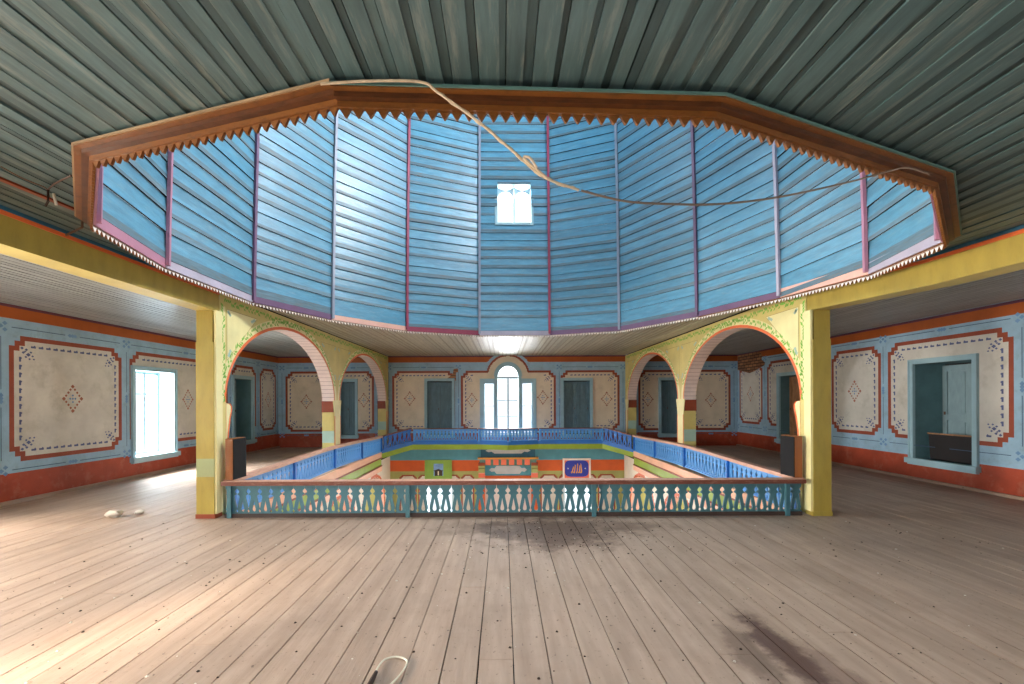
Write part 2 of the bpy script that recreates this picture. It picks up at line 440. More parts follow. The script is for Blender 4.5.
make_wall('wall_left', 'left', YB, YF,
          [(7.27, 9.42, .65, 2.68), (9.62, 13.05, .65, 2.68), (13.25, 14.55, .65, 2.68), (14.78, 15.82, .65, 2.68), (4.2, 7.03, .65, 2.68), (0.6, 3.9, .65, 2.68), (-3.0, 0.3, .65, 2.68)],
          holes_of(LEFT_W), 'painted plaster wall with framed panels left of the nave', decor_motifs={1: [(11.40, 1.66)]})
make_wall('wall_right', 'right', YB, YF,
          [(7.35, 9.75, .80, 2.76), (9.93, 11.42, .80, 2.76), (11.9, 14.2, .80, 2.76), (14.46, 15.86, .80, 2.76), (3.4, 7.1, .80, 2.76), (-1, 3.1, .80, 2.76)],
          holes_of(RIGHT_W), 'painted plaster wall with framed panels right of the nave')
ring = [i*0.03 for i in range(-40, 41)]
def arch_pred(R, spring=2.45):
    return lambda u, z: z > spring-0.15 and (abs(u-FCX) < R if z < spring else (u-FCX)**2+(z-spring)**2 < R*R)
AUS = [FCX+k for k in ring]; AZS = [2.3+0.025*k for k in range(36)]
def above(p, zz): return lambda u, z: z > zz and p(u, z)
far_extra = [('wall_blue', above(arch_pred(0.86), 2.645), AUS, AZS+[2.645]), ('red', above(arch_pred(0.76), 2.565), AUS, AZS+[2.565]), ('cream', arch_pred(0.69), AUS, AZS),
             ('cream', lambda u, z: -1.37 < u < 1.78 and 1.0 < z < 2.56 and abs(u-FCX) < 0.8, [], []),
             (None, lambda u, z: -0.70 < u < 1.08 and 0.43 < z < 2.25, [-0.70, 1.08], [0.43, 2.25]),
             (None, lambda u, z: abs(u-FCX) < 0.40 and (z > 0.43) and (z < 2.45 or (u-FCX)**2+(z-2.45)**2 < 0.16), AUS+[FCX-.4, FCX+.4], AZS)]
make_wall('wall_far', 'far', XL, XR,
          [(-7.55, -6.1, .54, 2.64), (-5.93, -4.47, .54, 2.64), (-3.84, -1.655, .54, 2.64), (-1.45, 1.854, .54, 2.64), (2.02, 4.07, .54, 2.64), (4.72, 6.3, .54, 2.64), (6.55, 7.93, .54, 2.64)],
          holes_of(FAR_W), 'painted far wall with arched window in the middle', extra=far_extra,
          decor_motifs={1: [(-4.83, 1.63)], 2: [(-3.23, 1.68)], 3: [(-1.07, 1.62), (1.4, 1.70)], 4: [(3.62, 1.64)], 5: [(5.05, 1.62)]})
make_wall('wall_near', 'near', XL, XR, [(-7.4, -4.2, .65, 2.68), (-3.9, -0.4, .65, 2.68), (0.6, 4.2, .65, 2.68), (4.6, 7.8, .65, 2.68)],
          holes_of(BACK_W), 'painted wall behind the camera')

# bare brick where the plaster fell off, part of the right wall
mb = MB(); T = wallT('right')
pl = [(15.95, 3.12), (15.95, 2.62), (15.6, 2.55), (15.2, 2.47), (14.9, 2.52), (14.62, 2.60), (14.36, 2.66), (14.30, 2.74), (14.5, 2.86), (14.46, 2.98), (14.62, 3.12)]
mb.prism(pl, T, 0.012, 0.0, 'brick')
o = mb.build('bare_brick_patch', bpy.data.objects['wall_right'], True); tag(o, 'bare brown brickwork where plaster has fallen away')
# broken plaster by the far left shutter, part of the far wall
mb = MB(); T = wallT('far')
mb.prism([(-1.98, 2.33), (-1.62, 2.30), (-1.62, 2.58), (-1.54, 2.60), (-1.55, 2.72), (-1.70, 2.70), (-1.72, 2.55), (-1.86, 2.42)], T, 0.01, 0.0, 'brick')
mb.build('bare_brick_patch', bpy.data.objects['wall_far'], True)

# baseboards
for side, nm, a, b in (('left', 'baseboard_left', YB, YF), ('right', 'baseboard_right', YB, YF)):
    mb = MB(); T = wallT(side)
    mb.prism([(a, 0.0), (b, 0.0), (b, 0.05), (a, 0.05)], T, 0.05, 0.0, 'floor')
    tag(mb.build(nm, None, True), kind='structure')

# ------------------------------------------------------------------ windows
WN = [0]
def area(name, T, u, z, d, w, h, power, col, tilt=0.0):
    l = bpy.data.lights.new(name, 'AREA'); l.shape = 'RECTANGLE'; l.size = w; l.size_y = h; l.energy = power; l.color = col
    o = bpy.data.objects.new(name, l); C.objects.link(o)
    p = Vector(T(u, z, d)); n = (Vector(T(u, z, d+1))-p).normalized()
    o.location = p
    if tilt:
        n = (n*math.cos(tilt)+Vector((0, 0, -math.sin(tilt))))
    o.rotation_euler = n.to_track_quat('-Z', 'Y').to_euler()
    return o

def leaf(T, u0, u1, z0, z1, d, mat, parent, swing=None):
    mb = MB()
    t = 0.035; w = min(0.09, (u1-u0)*0.22)
    mb.prism([(u0, z0), (u1, z0), (u1, z1), (u0, z1)], T, d, d-t, mat)
    # raised stiles and rails around two sunk panels
    zs = [z0, z0+(z1-z0)*0.44, z1]
    for a, b in ((u0, u0+w), (u1-w, u1)): mb.prism([(a, z0), (b, z0), (b, z1), (a, z1)], T, d+0.022, d, mat)
    for zc in (z0+w*.7, zs[1], z1-w*.7): mb.prism([(u0+w, zc-w*.6), (u1-w, zc-w*.6), (u1-w, zc+w*.6), (u0+w, zc+w*.6)], T, d+0.022, d, mat)
    for a, b in ((z0+w*1.6, zs[1]-w*1.0), (zs[1]+w*1.0, z1-w*1.6)):
        if b > a+0.1 and u1-u0 > 3.2*w: mb.prism([(u0+w*1.5, a), (u1-w*1.5, a), (u1-w*1.5, b), (u0+w*1.5, b)], T, d+0.012, d, mat)
    o = mb.build('shutter', parent, True); mb = MB()
    mb.box(0, 0.02, 0, 0.02, 0, 0.02, 'metal', T=lambda x, y, z: T(u1-w*.6+x-.01, zs[1]+0.05+z*3, d+.022+y))
    mb.build('handle', o, True)
    return o

def make_window(side, u, w, kind, power=0, col=(1, 1, 1), z0=WZ0, z1=WZ1, label=None):
    WN[0] += 1
    T = wallT(side); r = empty('window_%d' % WN[0], kind='structure', label=label, loc=(0, 0, 0))
    a, b = u-w/2, u+w/2; dep = 0.62; c = 0.095
    mb = MB()                                     # casing round the opening and the deep reveal
    for p in ([(a-c, z0), (a, z0), (a, z1), (a-c, z1)], [(b, z0), (b+c, z0), (b+c, z1), (b, z1)], [(a-c, z1), (b+c, z1), (b+c, z1+c), (a-c, z1+c)]):
        mb.prism(p, T, 0.035, -0.02, 'casing')
    for p in ([(a-c, z0), (a-c+.025, z0), (a-c+.025, z1+c), (a-c, z1+c)], [(b+c-.025, z0), (b+c, z0), (b+c, z1+c), (b+c-.025, z1+c)], [(a-c+.025, z1+c-.025), (b+c-.025, z1+c-.025), (b+c-.025, z1+c), (a-c+.025, z1+c)]):
        mb.prism(p, T, 0.05, 0.035, 'casing')
    mb.build('frame', r, True)
    mb = MB(); rv = 'reveal' if kind != 'open' else 'casing_white'
    for p in ([(a-.03, z0), (a, z0), (a, z1), (a-.03, z1)], [(b, z0), (b+.03, z0), (b+.03, z1), (b, z1)], [(a-.03, z1), (b+.03, z1), (b+.03, z1+.03), (a-.03, z1+.03)], [(a-.03, z0-.03), (b+.03, z0-.03), (b+.03, z0), (a-.03, z0)]):
        mb.prism(p, T, -0.021, -dep, rv)
    mb.build('reveal', r, True)
    mb = MB(); mb.prism([(a-c-.03, z0-.10), (b+c+.03, z0-.10), (b+c+.03, z0), (a-c-.03, z0)], T, 0.10, 0.0, 'casing')
    mb.prism([(a-c, z0-.13), (b+c, z0-.13), (b+c, z0-.10), (a-c, z0-.10)], T, 0.06, 0.0, 'casing')
    mb.build('sill', r, True)
    if kind == 'open':
        d = -0.36; f = 0.055
        mb = MB()
        for p in ([(a, z0), (a+f, z0), (a+f, z1), (a, z1)], [(b-f, z0), (b, z0), (b, z1), (b-f, z1)], [(a+f, z0), (b-f, z0), (b-f, z0+f), (a+f, z0+f)], [(a+f, z1-f), (b-f, z1-f), (b-f, z1), (a+f, z1)]):
            mb.prism(p, T, d+.03, d-.03, 'casing')
        m = a+(b-a)*0.62
        mb.prism([(m-.03, z0+f), (m+.03, z0+f), (m+.03, z1-f), (m-.03, z1-f)], T, d+.025, d-.025, 'shutter')
        zt = z1-0.5
        mb.prism([(a+f, zt-.015), (m-.03, zt-.015), (m-.03, zt+.015), (a+f, zt+.015)], T, d+.02, d-.02, 'casing')
        mb.prism([(m+.03, zt-.015), (b-f, zt-.015), (b-f, zt+.015), (m+.03, zt+.015)], T, d+.02, d-.02, 'casing')
        mb.build('sash', r, True)
        mb = MB(); mb.prism([(a+f, z0+f), (b-f, z0+f), (b-f, z1-f), (a+f, z1-f)], T, d+.003, d-.003, 'glass'); mb.build('pane', r, True)
        if power: area('daylight_and_fill', T, u, (z0+z1)/2+.45, -dep-0.75, w+0.9, 2.0, power, col, .5)
    else:
        d = {'double': -0.16, 'closed': -0.58, 'blue': -0.5, 'brown': -0.3}[kind]
        mt = {'double': 'shutter_dark', 'closed': 'shutter', 'blue': 'shutter', 'brown': 'brown_door'}[kind]
        if kind == 'double' or kind == 'closed':
            m = (a+b)/2
            leaf(T, a+.004, m-.004, z0+.004, z1-.03, d, mt, r); leaf(T, m+.004, b-.004, z0+.004, z1-.03, d, mt, r)
        else:
            leaf(T, a+.004, b-.004, z0+.004, z1-.02, d, mt, r)
        mb = MB(); mb.prism([(a-.03, z0-.03), (b+.03, z0-.03), (b+.03, z1+.03), (a-.03, z1+.03)], T, -dep, -dep-.03, 'box_dark'); mb.build('backing', r, True)
    return r

SKY = (0.95, 0.98, 1.0); WARM = (1.0, 0.92, 0.82)
PW = dict(left=[1100, 0, 750, 2500, 1100], back=[200, 150, 70, 0])
for (u, w, k), p in zip(LEFT_W, PW['left']): make_window('left', u, w, k, p, SKY if u > 8 else WARM)
for (u, w, k) in RIGHT_W: make_window('right', u, w, k, 650 if k == 'open' else 0, SKY)
for (u, w, k) in FAR_W: make_window('far', u, w, k)
for (u, w, k), p in zip(BACK_W, PW['back']): make_window('near', u, w, k, p, SKY)

# arched three-light window in the far wall
WN[0] += 1
aw = empty('window_%d' % WN[0], 'bright three-light window with round arched middle light', kind='structure'); T = wallT('far')
mb = MB()
def bar(u0, u1, z0, z1, d0=0.04, d1=-0.25, mat='casing', m=None):
    (m or mb).prism([(u0, z0), (u1, z0), (u1, z1), (u0, z1)], T, d0, d1, mat)
bar(-.79, -.67, .43, 2.25); bar(1.05, 1.17, .43, 2.25); bar(-.79, FCX-.40, 2.25, 2.36); bar(FCX+.40, 1.17, 2.25, 2.36)
bar(FCX-.47, FCX-.36, 2.36, 2.45); bar(FCX+.36, FCX+.47, 2.36, 2.45)
bar(FCX-.45, FCX-.36, .43, 2.36, .03, -.25); bar(FCX+.36, FCX+.45, .43, 2.36, .03, -.25)
n = 20
for k in range(n):
    a0, a1 = PI*k/n, PI*(k+1)/n
    for r0, r1, d0 in ((0.34, 0.43, 0.03), (0.43, 0.49, 0.05)):
        mb.prism([(FCX+r0*math.cos(a0), 2.45+r0*math.sin(a0)), (FCX+r1*math.cos(a0), 2.45+r1*math.sin(a0)), (FCX+r1*math.cos(a1), 2.45+r1*math.sin(a1)), (FCX+r0*math.cos(a1), 2.45+r0*math.sin(a1))], T, d0, -0.25, 'casing')
mb.build('frame', aw, True)
mb = MB()
bar(FCX-.025, FCX+.025, .47, 2.36, -.05, -.12, 'shutter'); bar(FCX-.36, FCX+.36, 2.36, 2.42, -.05, -.12, 'shutter')
for zz in (1.05, 1.6): bar(FCX-.36, FCX+.36, zz-.012, zz+.012, -.06, -.11, 'casing')
for a, b in ((-.67, -.26), (0.64, 1.05)):
    bar(a, a+.05, .47, 2.25, -.05, -.12); bar(b-.05, b, .47, 2.25, -.05, -.12)
    bar(a+.05, b-.05, 2.19, 2.25, -.05, -.12); bar(a+.05, b-.05, 1.4, 1.42, -.06, -.11)
bar(-.67, 1.05, .43, .47, -.05, -.12)
mb.build('sash', aw, True)
mb = MB()
mb.prism([(FCX-.34, .47), (FCX+.34, .47), (FCX+.34, 2.45)]+[(FCX+.34*math.cos(PI*k/12), 2.45+.34*math.sin(PI*k/12)) for k in range(1, 12)]+[(FCX-.34, 2.45)], T, -.082, -.088, 'glass')
for a, b in ((-.67, -.26), (0.64, 1.05)): mb.prism([(a, .47), (b, .47), (b, 2.25), (a, 2.25)], T, -.082, -.088, 'glass')
mb.build('pane', aw, True)
mb = MB(); bar(-.83, 1.21, .33, .43, .09, 0.0); mb.build('sill', aw, True)
area('daylight_and_fill', T, FCX, 2.0, -1.1, 2.8, 2.6, 420, SKY, .45)

# ------------------------------------------------------------------ gallery floor, boards along the nave
def floor_boards(x0, x1, y0, y1, mb, w=0.215, off=0.0):
    x = math.floor((x0-off)/w)*w+off
    while x < x1-0.01:
        a, b = max(x, x0), min(x+w, x1)
        if b-a > 0.02:
            g = 0.003
            cuts = [y0]
            y = y0+random.uniform(2.5, 6.5)
            while y < y1-1.5:
                cuts.append(y); y += random.uniform(4, 7)
            cuts.append(y1)
            for c, d in zip(cuts, cuts[1:]):
                dz = random.uniform(-0.002, 0.0)
                gg = g+random.choice((0, 0, 0.001, 0.002))
                mb.box(a+gg, b-gg, c+.0015, d-.0015, -0.03, dz, 'floor')
        x += w
mb = MB()
floor_boards(XL, XR, YB, 6.46, mb, off=0.06)
floor_boards(XL, -3.86, 6.46, YF, mb, off=0.06)
floor_boards(4.16, XR, 6.46, YF, mb, off=0.06)
mb.box(XL, XR, YB, 6.46, -0.28, -0.035, 'gap'); mb.box(XL, -3.86, 6.46, YF, -0.28, -0.035, 'gap'); mb.box(4.16, XR, 6.46, YF, -0.28, -0.035, 'gap')
tag(mb.build('floor'), 'worn wide-board gallery floor', kind='structure')

# raised slab of the far gallery
mb = MB(); mb.box(-3.86, 4.16, 15.22, YF, -0.02, 0.2, 'floor')
mb.poly([(-3.86, 14.5, 0.19), (-3.0, 15.22, 0.19), (-3.86, 15.22, 0.19)], 'floor'); mb.poly([(4.16, 14.5, 0.19), (3.3, 15.22, 0.19), (4.16, 15.22, 0.19)], 'floor')
tag(mb.build('floor_far'), 'narrow gallery floor below the arched window', kind='structure')

# ------------------------------------------------------------------ dome opening outline (sixteen sides)
POLY = [(-.81, 2.32), (-2.50, 2.84), (-3.42, 3.85), (-3.73, 5.08), (-3.74, 6.87), (-3.11, 8.39), (-2.03, 9.76), (-.52, 10.43), (1.08, 10.47), (2.52, 9.87),
        (3.50, 8.22), (4.05, 6.68), (4.09, 5.12), (3.80, 3.96), (2.82, 3.02), (1.10, 2.40)]
NP = len(POLY)
PC = Vector((sum(p[0] for p in POLY)/NP, sum(p[1] for p in POLY)/NP))
def offset_poly(o):
    out = []
    for i in range(NP):
        p0, p1, p2 = Vector(POLY[i-1]), Vector(POLY[i]), Vector(POLY[(i+1) % NP])
        def nrm(a, b):
            e = (b-a).normalized(); n = Vector((e.y, -e.x))
            return n if n.dot((a+b)/2-PC) > 0 else -n
        n1, n2 = nrm(p0, p1), nrm(p1, p2)
        m = (n1+n2).normalized(); out.append(p1+m*(o/max(0.3, m.dot(n1))))
    return out
def span_y(poly, x):
    ys = []
    for i in range(NP):
        a, b = poly[i], poly[(i+1) % NP]
        if (a[0]-x)*(b[0]-x) <= 0 and abs(a[0]-b[0]) > 1e-9:
            t = (x-a[0])/(b[0]-a[0]); ys.append(a[1]+t*(b[1]-a[1]))
    return (min(ys), max(ys)) if len(ys) >= 2 else None
HOLE = offset_poly(0.016)

# ceiling boards
mb = MB()
M['ceil_far'] = mat_paint('lit_beige_ceiling_boards', (164, 158, 138), 0.45, 0.25, 5.0, (6, 0.6, 6), island=0.12, spec=0.5)  # lighter, warmer copies of the ceiling paints, far-nave light put into their colour
M['ceil_far_dark'] = mat_paint('lit_beige_recess', (138, 131, 112), 0.5, 0.25, 5.0, (6, 0.6, 6), island=0.12)
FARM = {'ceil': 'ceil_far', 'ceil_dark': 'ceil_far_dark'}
def ceil_strip(x0, x1, y0a, y0b, y1a, y1b, rec, mat):
    n = max(1, int((y1a-y0a)/0.9))
    for lay in (0,):
        pts = []
        for k in range(n+1):
            t = k/n; ya = y0a+(y1a-y0a)*t; yb = y0b+(y1b-y0b)*t
            pts.append(((x0, ya), (x1, yb)))
        base = len(mb.v)
        for (a, b) in pts:
            za, zb = ceil_z(*a)+rec, ceil_z(*b)+rec
            mb.v += [(a[0], a[1], za), (b[0], b[1], zb), (a[0], a[1], za+.05), (b[0], b[1], zb+.05)]
        mi = mb.mi(mat)
        for k in range(n):
            i = base+4*k
            mb.f += [(i, i+1, i+5, i+4), (i, i+4, i+6, i+2), (i+1, i+3, i+7, i+5)]; mb.m += [mi]*3
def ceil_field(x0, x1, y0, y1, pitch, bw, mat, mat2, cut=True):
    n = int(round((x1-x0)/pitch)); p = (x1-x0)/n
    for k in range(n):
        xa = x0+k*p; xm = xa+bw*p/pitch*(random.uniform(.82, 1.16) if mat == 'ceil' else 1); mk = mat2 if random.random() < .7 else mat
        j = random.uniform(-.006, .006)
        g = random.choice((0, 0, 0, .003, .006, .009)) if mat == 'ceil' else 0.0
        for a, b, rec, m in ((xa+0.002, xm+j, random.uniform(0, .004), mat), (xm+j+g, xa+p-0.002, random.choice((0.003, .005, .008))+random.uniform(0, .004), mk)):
            sa, sb = (span_y(HOLE, a), span_y(HOLE, b)) if cut else (None, None)
            if sa or sb:
                if not sa: mid = (sb[0]+sb[1])/2; sa = (mid, mid)
                if not sb: mid = (sa[0]+sa[1])/2; sb = (mid, mid)
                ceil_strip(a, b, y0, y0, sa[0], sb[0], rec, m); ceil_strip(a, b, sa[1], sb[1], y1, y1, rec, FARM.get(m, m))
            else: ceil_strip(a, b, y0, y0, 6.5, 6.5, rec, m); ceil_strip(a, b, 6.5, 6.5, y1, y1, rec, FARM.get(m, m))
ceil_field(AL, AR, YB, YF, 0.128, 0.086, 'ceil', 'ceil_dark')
ceil_field(XL, AL-0.26, YB, YF, 0.115, 0.08, 'aisle', 'aisle', False)
ceil_field(AR+0.26, XR, YB, YF, 0.115, 0.08, 'aisle', 'aisle', False)
# dark roof space above the boards, open at the dome
O2 = offset_poly(0.0)
zt = CZ+0.10
ring_out = []
for i in range(NP):
    a, b = O2[i], O2[(i+1) % NP]
    da = (a-PC).normalized()*14; db = (b-PC).normalized()*14
    mb.poly([(a.x, a.y, zt), (b.x, b.y, zt), (PC.x+db.x, PC.y+db.y, zt), (PC.x+da.x, PC.y+da.y, zt)], 'gap')
OC = offset_poly(0.012)
for i in range(NP):
    a, b = OC[i], OC[(i+1) % NP]
    mb.poly([(a.x, a.y, ceil_z(*POLY[i])+.001), (b.x, b.y, ceil_z(*POLY[(i+1) % NP])+.001), (b.x, b.y, zt+.01), (a.x, a.y, zt+.01)], 'gap')
tag(mb.build('ceiling'), 'grey-green boarded gallery ceiling', kind='structure')

# ------------------------------------------------------------------ dome
dome = empty('dome', 'tall blue boarded dome with pink ribs rising above the ceiling opening', 'dome', loc=(PC.x, PC.y, CZ))
dome_inv = Vector((PC.x, PC.y, CZ))
def dz(pt): return Vector(pt)-dome_inv
DTOP = 9.6
def dpt(i, z, o=0.0):
    p = Vector(POLY[i % NP]); t = clamp((z-CZ)/6.4)
    k = 1-0.028*t-0.05*t*t
    q = PC+(p-PC)*k; r = (q-PC); q = PC+r*(1-o/r.length)
    return Vector((q.x, q.y, z))
DW = {7: (5.60, 6.46, 0.77), 15: (5.6, 6.6, 0.84), 4: (7.9, 9.0, 1.0), 10: (7.9, 9.1, 1.15)}   # dome windows by side, the unseen ones placed to suit the highlights
for i in range(NP):
    mb = MB(); rnd = random.Random(50+i)
    L0 = (Vector(POLY[(i+1) % NP])-Vector(POLY[i])).length
    z = min(ceil_z(*POLY[i]), ceil_z(*POLY[(i+1) % NP]))+0.02
    first = True
    zz = [z]
    while zz[-1] < DTOP:
        zz.append(zz[-1]+(0.30 if first else rnd.uniform(0.165, 0.215))); first = False
    def P(s, z_, o):
        a, b = dpt(i, z_, o), dpt(i+1, z_, o); return dz(a.lerp(b, s))
    win = DW.get(i)
    for a, b in zip(zz, zz[1:]):
        spans = [(0.0, 1.0, a, b)]
        if win and b > win[0] and a < win[1]:
            h = win[2]/L0/2
            spans = [(0.0, 0.5-h, a, b), (0.5+h, 1.0, a, b)]
            if a < win[0]: spans.append((0.5-h, 0.5+h, a, win[0]))
            if b > win[1]: spans.append((0.5-h, 0.5+h, win[1], b))
        tilt = rnd.uniform(-.004, .004)
        worn = rnd.random() < 0.75
        wm = a+(b-a)*rnd.uniform(0.22, 0.42)
        for s0, s1, c, d in spans:
            m = wm if (c < wm < d) else (c+d)/2
            def oo(zq): return 0.022*(1-(zq-a)/(b-a))+tilt
            mb.poly([P(s0, c, 0), P(s1, c, 0), P(s1, c, oo(c)), P(s0, c, oo(c))], 'gap')
            mb.poly([P(s0, c, oo(c)), P(s1, c, oo(c)), P(s1, m, oo(m)), P(s0, m, oo(m))], 'dome_worn' if worn else 'dome')
            b0 = len(mb.v)
            mb.poly([P(s0, m, oo(m)), P(s1, m, oo(m)), P(s1, d, oo(d)), P(s0, d, oo(d))], 'dome')
    mb.poly([P(0, DTOP, -.03), P(1, DTOP, -.03), Vector((0, 0, 12.6-CZ))], 'dome')
    mb.build('boarded_panel', dome)
RIB = {7: 'grey_rib', 8: 'crimson', 6: 'crimson', 9: 'grey_rib', 5: 'grey_rib', 10: 'purple', 4: 'purple', 11: 'lilac', 3: 'pink', 12: 'pink'}
for i in range(NP):
    mb = MB(); w = 0.025
    zl = [ceil_z(*POLY[i])-.05, CZ+0.5, CZ+1.5, CZ+2.5, CZ+3.5, CZ+4.5, CZ+5.5, DTOP]
    q = (Vector(POLY[i])-PC).normalized(); t = Vector((-q.y, q.x, 0))
    rows = []
    for z in zl:
        c0 = dpt(i, z, 0.02); c1 = dpt(i, z, 0.055)
        rows.append([dz(c0-t*w), dz(c1-t*w), dz(c1+t*w), dz(c0+t*w)])
    for r0, r1 in zip(rows, rows[1:]):
        for k in range(3): mb.poly([r0[k], r0[k+1], r1[k+1], r1[k]], RIB.get(i, 'pink'))
    mb.poly(rows[0][::-1], RIB.get(i, 'pink'))
    for j in (i-1, i+1):                          # added dark backing behind the corners, stops light leaking in
        for z0, z1 in zip([CZ+.03]+zl[1:], zl[1:]):
            qa, qb = dpt(i, z0, -.012), dpt(i, z1, -.012); ra, rb = dpt(j, z0, -.012), dpt(j, z1, -.012)
            f = .1/(ra-qa).length
            mb.poly([dz(qa), dz(qa.lerp(ra, f)), dz(qb.lerp(rb, f)), dz(qb)], 'gap')
    mb.build('rib', dome)
RIM = {7: 'lilac', 6: 'crimson', 8: 'purple', 5: 'peach', 9: 'purple', 4: 'purple', 10: 'purple', 3: 'lilac', 11: 'peach', 2: 'pink', 12: 'lilac'}
IN2 = offset_poly(-0.016)
for i in range(NP):
    j = (i+1) % NP; mb = MB()
    za, zb = ceil_z(*POLY[i]), ceil_z(*POLY[j])
    a0, b0 = Vector(POLY[i]), Vector(POLY[j]); a1, b1 = IN2[i], IN2[j]
    def q(p, z): return dz((p.x, p.y, z))
    lo, hi = -0.075, 0.05
    mb.hexa([q(a1, za+lo), q(b1, zb+lo), q(b0, zb+lo), q(a0, za+lo), q(a1, za+hi), q(b1, zb+hi), q(b0, zb+hi), q(a0, za+hi)], RIM.get(i, 'pink'))
    mb.build('rim_board', dome, True)
# dome windows
for i, (w0, w1, ww) in DW.items():
    a, b = dpt(i, w0), dpt(i+1, w0); e = (b-a).normalized(); mid = (a+b)/2; n = Vector((-e.y, e.x, 0))
    if n.dot(Vector((PC.x, PC.y, 0))-Vector((mid.x, mid.y, 0))) < 0: n = -n
    TW = lambda u, z, d, mid=mid, e=e, n=n: tuple(Vector((mid.x, mid.y, 0))+e*u+n*d+Vector((0, 0, z)))
    WN[0] += 1
    r = empty('window_%d' % WN[0], 'small square window high in the blue dome' if i == 7 else None, kind='structure')
    h = ww/2; mb = MB()
    for p in ([(-h-.05, w0-.05), (-h, w0-.05), (-h, w1+.05), (-h-.05, w1+.05)], [(h, w0-.05), (h+.05, w0-.05), (h+.05, w1+.05), (h, w1+.05)], [(-h, w1), (h, w1), (h, w1+.05), (-h, w1+.05)], [(-h, w0-.05), (h, w0-.05), (h, w0), (-h, w0)]):
        mb.prism(p, TW, 0.03, -0.2, 'casing')
    mb.build('frame', r, True)
    mb = MB(); mb.prism([(-.025, w0), (.025, w0), (.025, w1-.25), (-.025, w1-.25)], TW, -.1, -.15, 'casing_white')
    for s in (-1, 1):                             # two little round heads
        cx = s*h/2; R = h/2-.02; zc = w1-.22-R*.4
        for k in range(8):
            a0, a1 = PI*k/8, PI*(k+1)/8
            mb.prism([(cx+R*math.cos(a0), zc+R*math.sin(a0)), (cx+h/2*math.copysign(1, math.cos((a0+a1)/2)), w1 if True else 0), (cx+R*math.cos(a1), zc+R*math.sin(a1))], TW, -.1, -.15, 'casing_white')
    mb.build('sash', r, True)
    mb = MB(); mb.prism([(-h, w0), (h, w0), (h, w1), (-h, w1)], TW, -.12, -.126, 'glass'); mb.build('pane', r, True)
    area('daylight_and_fill', TW, 0, (w0+w1)/2, -0.35, ww+.3, w1-w0+.3, {7: 100, 15: 130, 4: 300, 10: 1250}[i], SKY, {10: .5, 4: .5}.get(i, .2))

# ------------------------------------------------------------------ cornice with toothed fringe round the opening
cor = empty('cornice', 'brown varnished cornice with toothed fringe edging the dome opening', 'cornice', kind='thing', loc=(PC.x, PC.y, CZ))
OFF = {o: offset_poly(o) for o in (0.004, 0.02, 0.035, 0.07, 0.105, 0.115)}
for i in range(NP):
    j = (i+1) % NP
    za, zb = ceil_z(*POLY[i]), ceil_z(*POLY[j])
    if i in (10, 11, 12, 13, 14, 15): za, zb = za-.012, zb-.012
    def q(o, which, dzv):
        p = OFF[o][i if which == 0 else j]; return dz((p.x, p.y, (za if which == 0 else zb)+dzv))
    mb = MB()
    def layer(o0, o1, lo, hi, mat):
        mb.hexa([q(o0, 0, lo), q(o0, 1, lo), q(o1, 1, lo), q(o1, 0, lo), q(o0, 0, hi), q(o0, 1, hi), q(o1, 1, hi), q(o1, 0, hi)], mat)
    layer(0.004, 0.035, -.085, -.012, 'varnish'); layer(0.035, 0.07, -.056, -.012, 'varnish_dark'); layer(0.07, 0.105, -.030, -.012, 'varnish'); layer(0.105, 0.115, -.024, -.012, 'teal_strip' if i in (13, 14, 15) else 'tan_strip')
    mb.build('cornice_board', cor, True)
    # toothed fringe, hanging from the inner edge of the board
    mb = MB()
    A0, B0 = OFF[0.004][i], OFF[0.004][j]; A1, B1 = OFF[0.02][i], OFF[0.02][j]
    L0 = (B0-A0).length; n = max(4, int(round(L0/0.062)))
    def TF(s, z, d):
        f = s/L0; p = A0.lerp(B0, f) if d == 0 else A1.lerp(B1, f)
        return dz((p.x, p.y, za+(zb-za)*f+z))
    outline = [(0, -.076), (0, -.082)]
    for k in range(n):
        p = L0/n; s = k*p
        outline += [(s+.06*p, -.084), (s+.28*p, -.108), (s+.44*p, -.124), (s+.56*p, -.124), (s+.72*p, -.108), (s+.94*p, -.084)]
    outline += [(L0, -.082), (L0, -.076)]
    mb.prism(outline, TF, 0, 1, 'white_trim', 'varnish', 'varnish')
    mb.build('fringe_board', cor)

# ------------------------------------------------------------------ beams above the arcades
for nm, xi, sgn, in (('beam_left', AL, -1), ('beam_right', AR, 1)):
    mb = MB()
    x0, x1 = xi, xi+sgn*0.26
    ys = [YB, 2.0, 3.4, 4.6, 5.6, 6.2, 6.45]
    for a, b in zip(ys, ys[1:]):
        for lo, hi, m, e in ((-.30, -.065, 'olive', 0), (-.065, -.03, 'arch_orange', .008), (-.03, 0.0, 'blue_strip', .02)):
            xa = x0-sgn*e
            zc = lambda y: ceil_z(xi, y) if sgn > 0 else CZ
            mb.hexa([(xa, a, zc(a)+lo), (x1, a, zc(a)+lo), (x1, b, zc(b)+lo), (xa, b, zc(b)+lo), (xa, a, zc(a)+hi), (x1, a, zc(a)+hi), (x1, b, zc(b)+hi), (xa, b, zc(b)+hi)], m)
        mb.poly([(xi, a, zc(a)-.3005), (x1, a, zc(a)-.3005), (x1, b, zc(b)-.3005), (xi, b, zc(b)-.3005)], 'yellow')
    tag(mb.build(nm), 'yellow timber beam running towards the camera from the %s pillar' % ('speaker-side left' if sgn < 0 else 'right'), kind='structure')

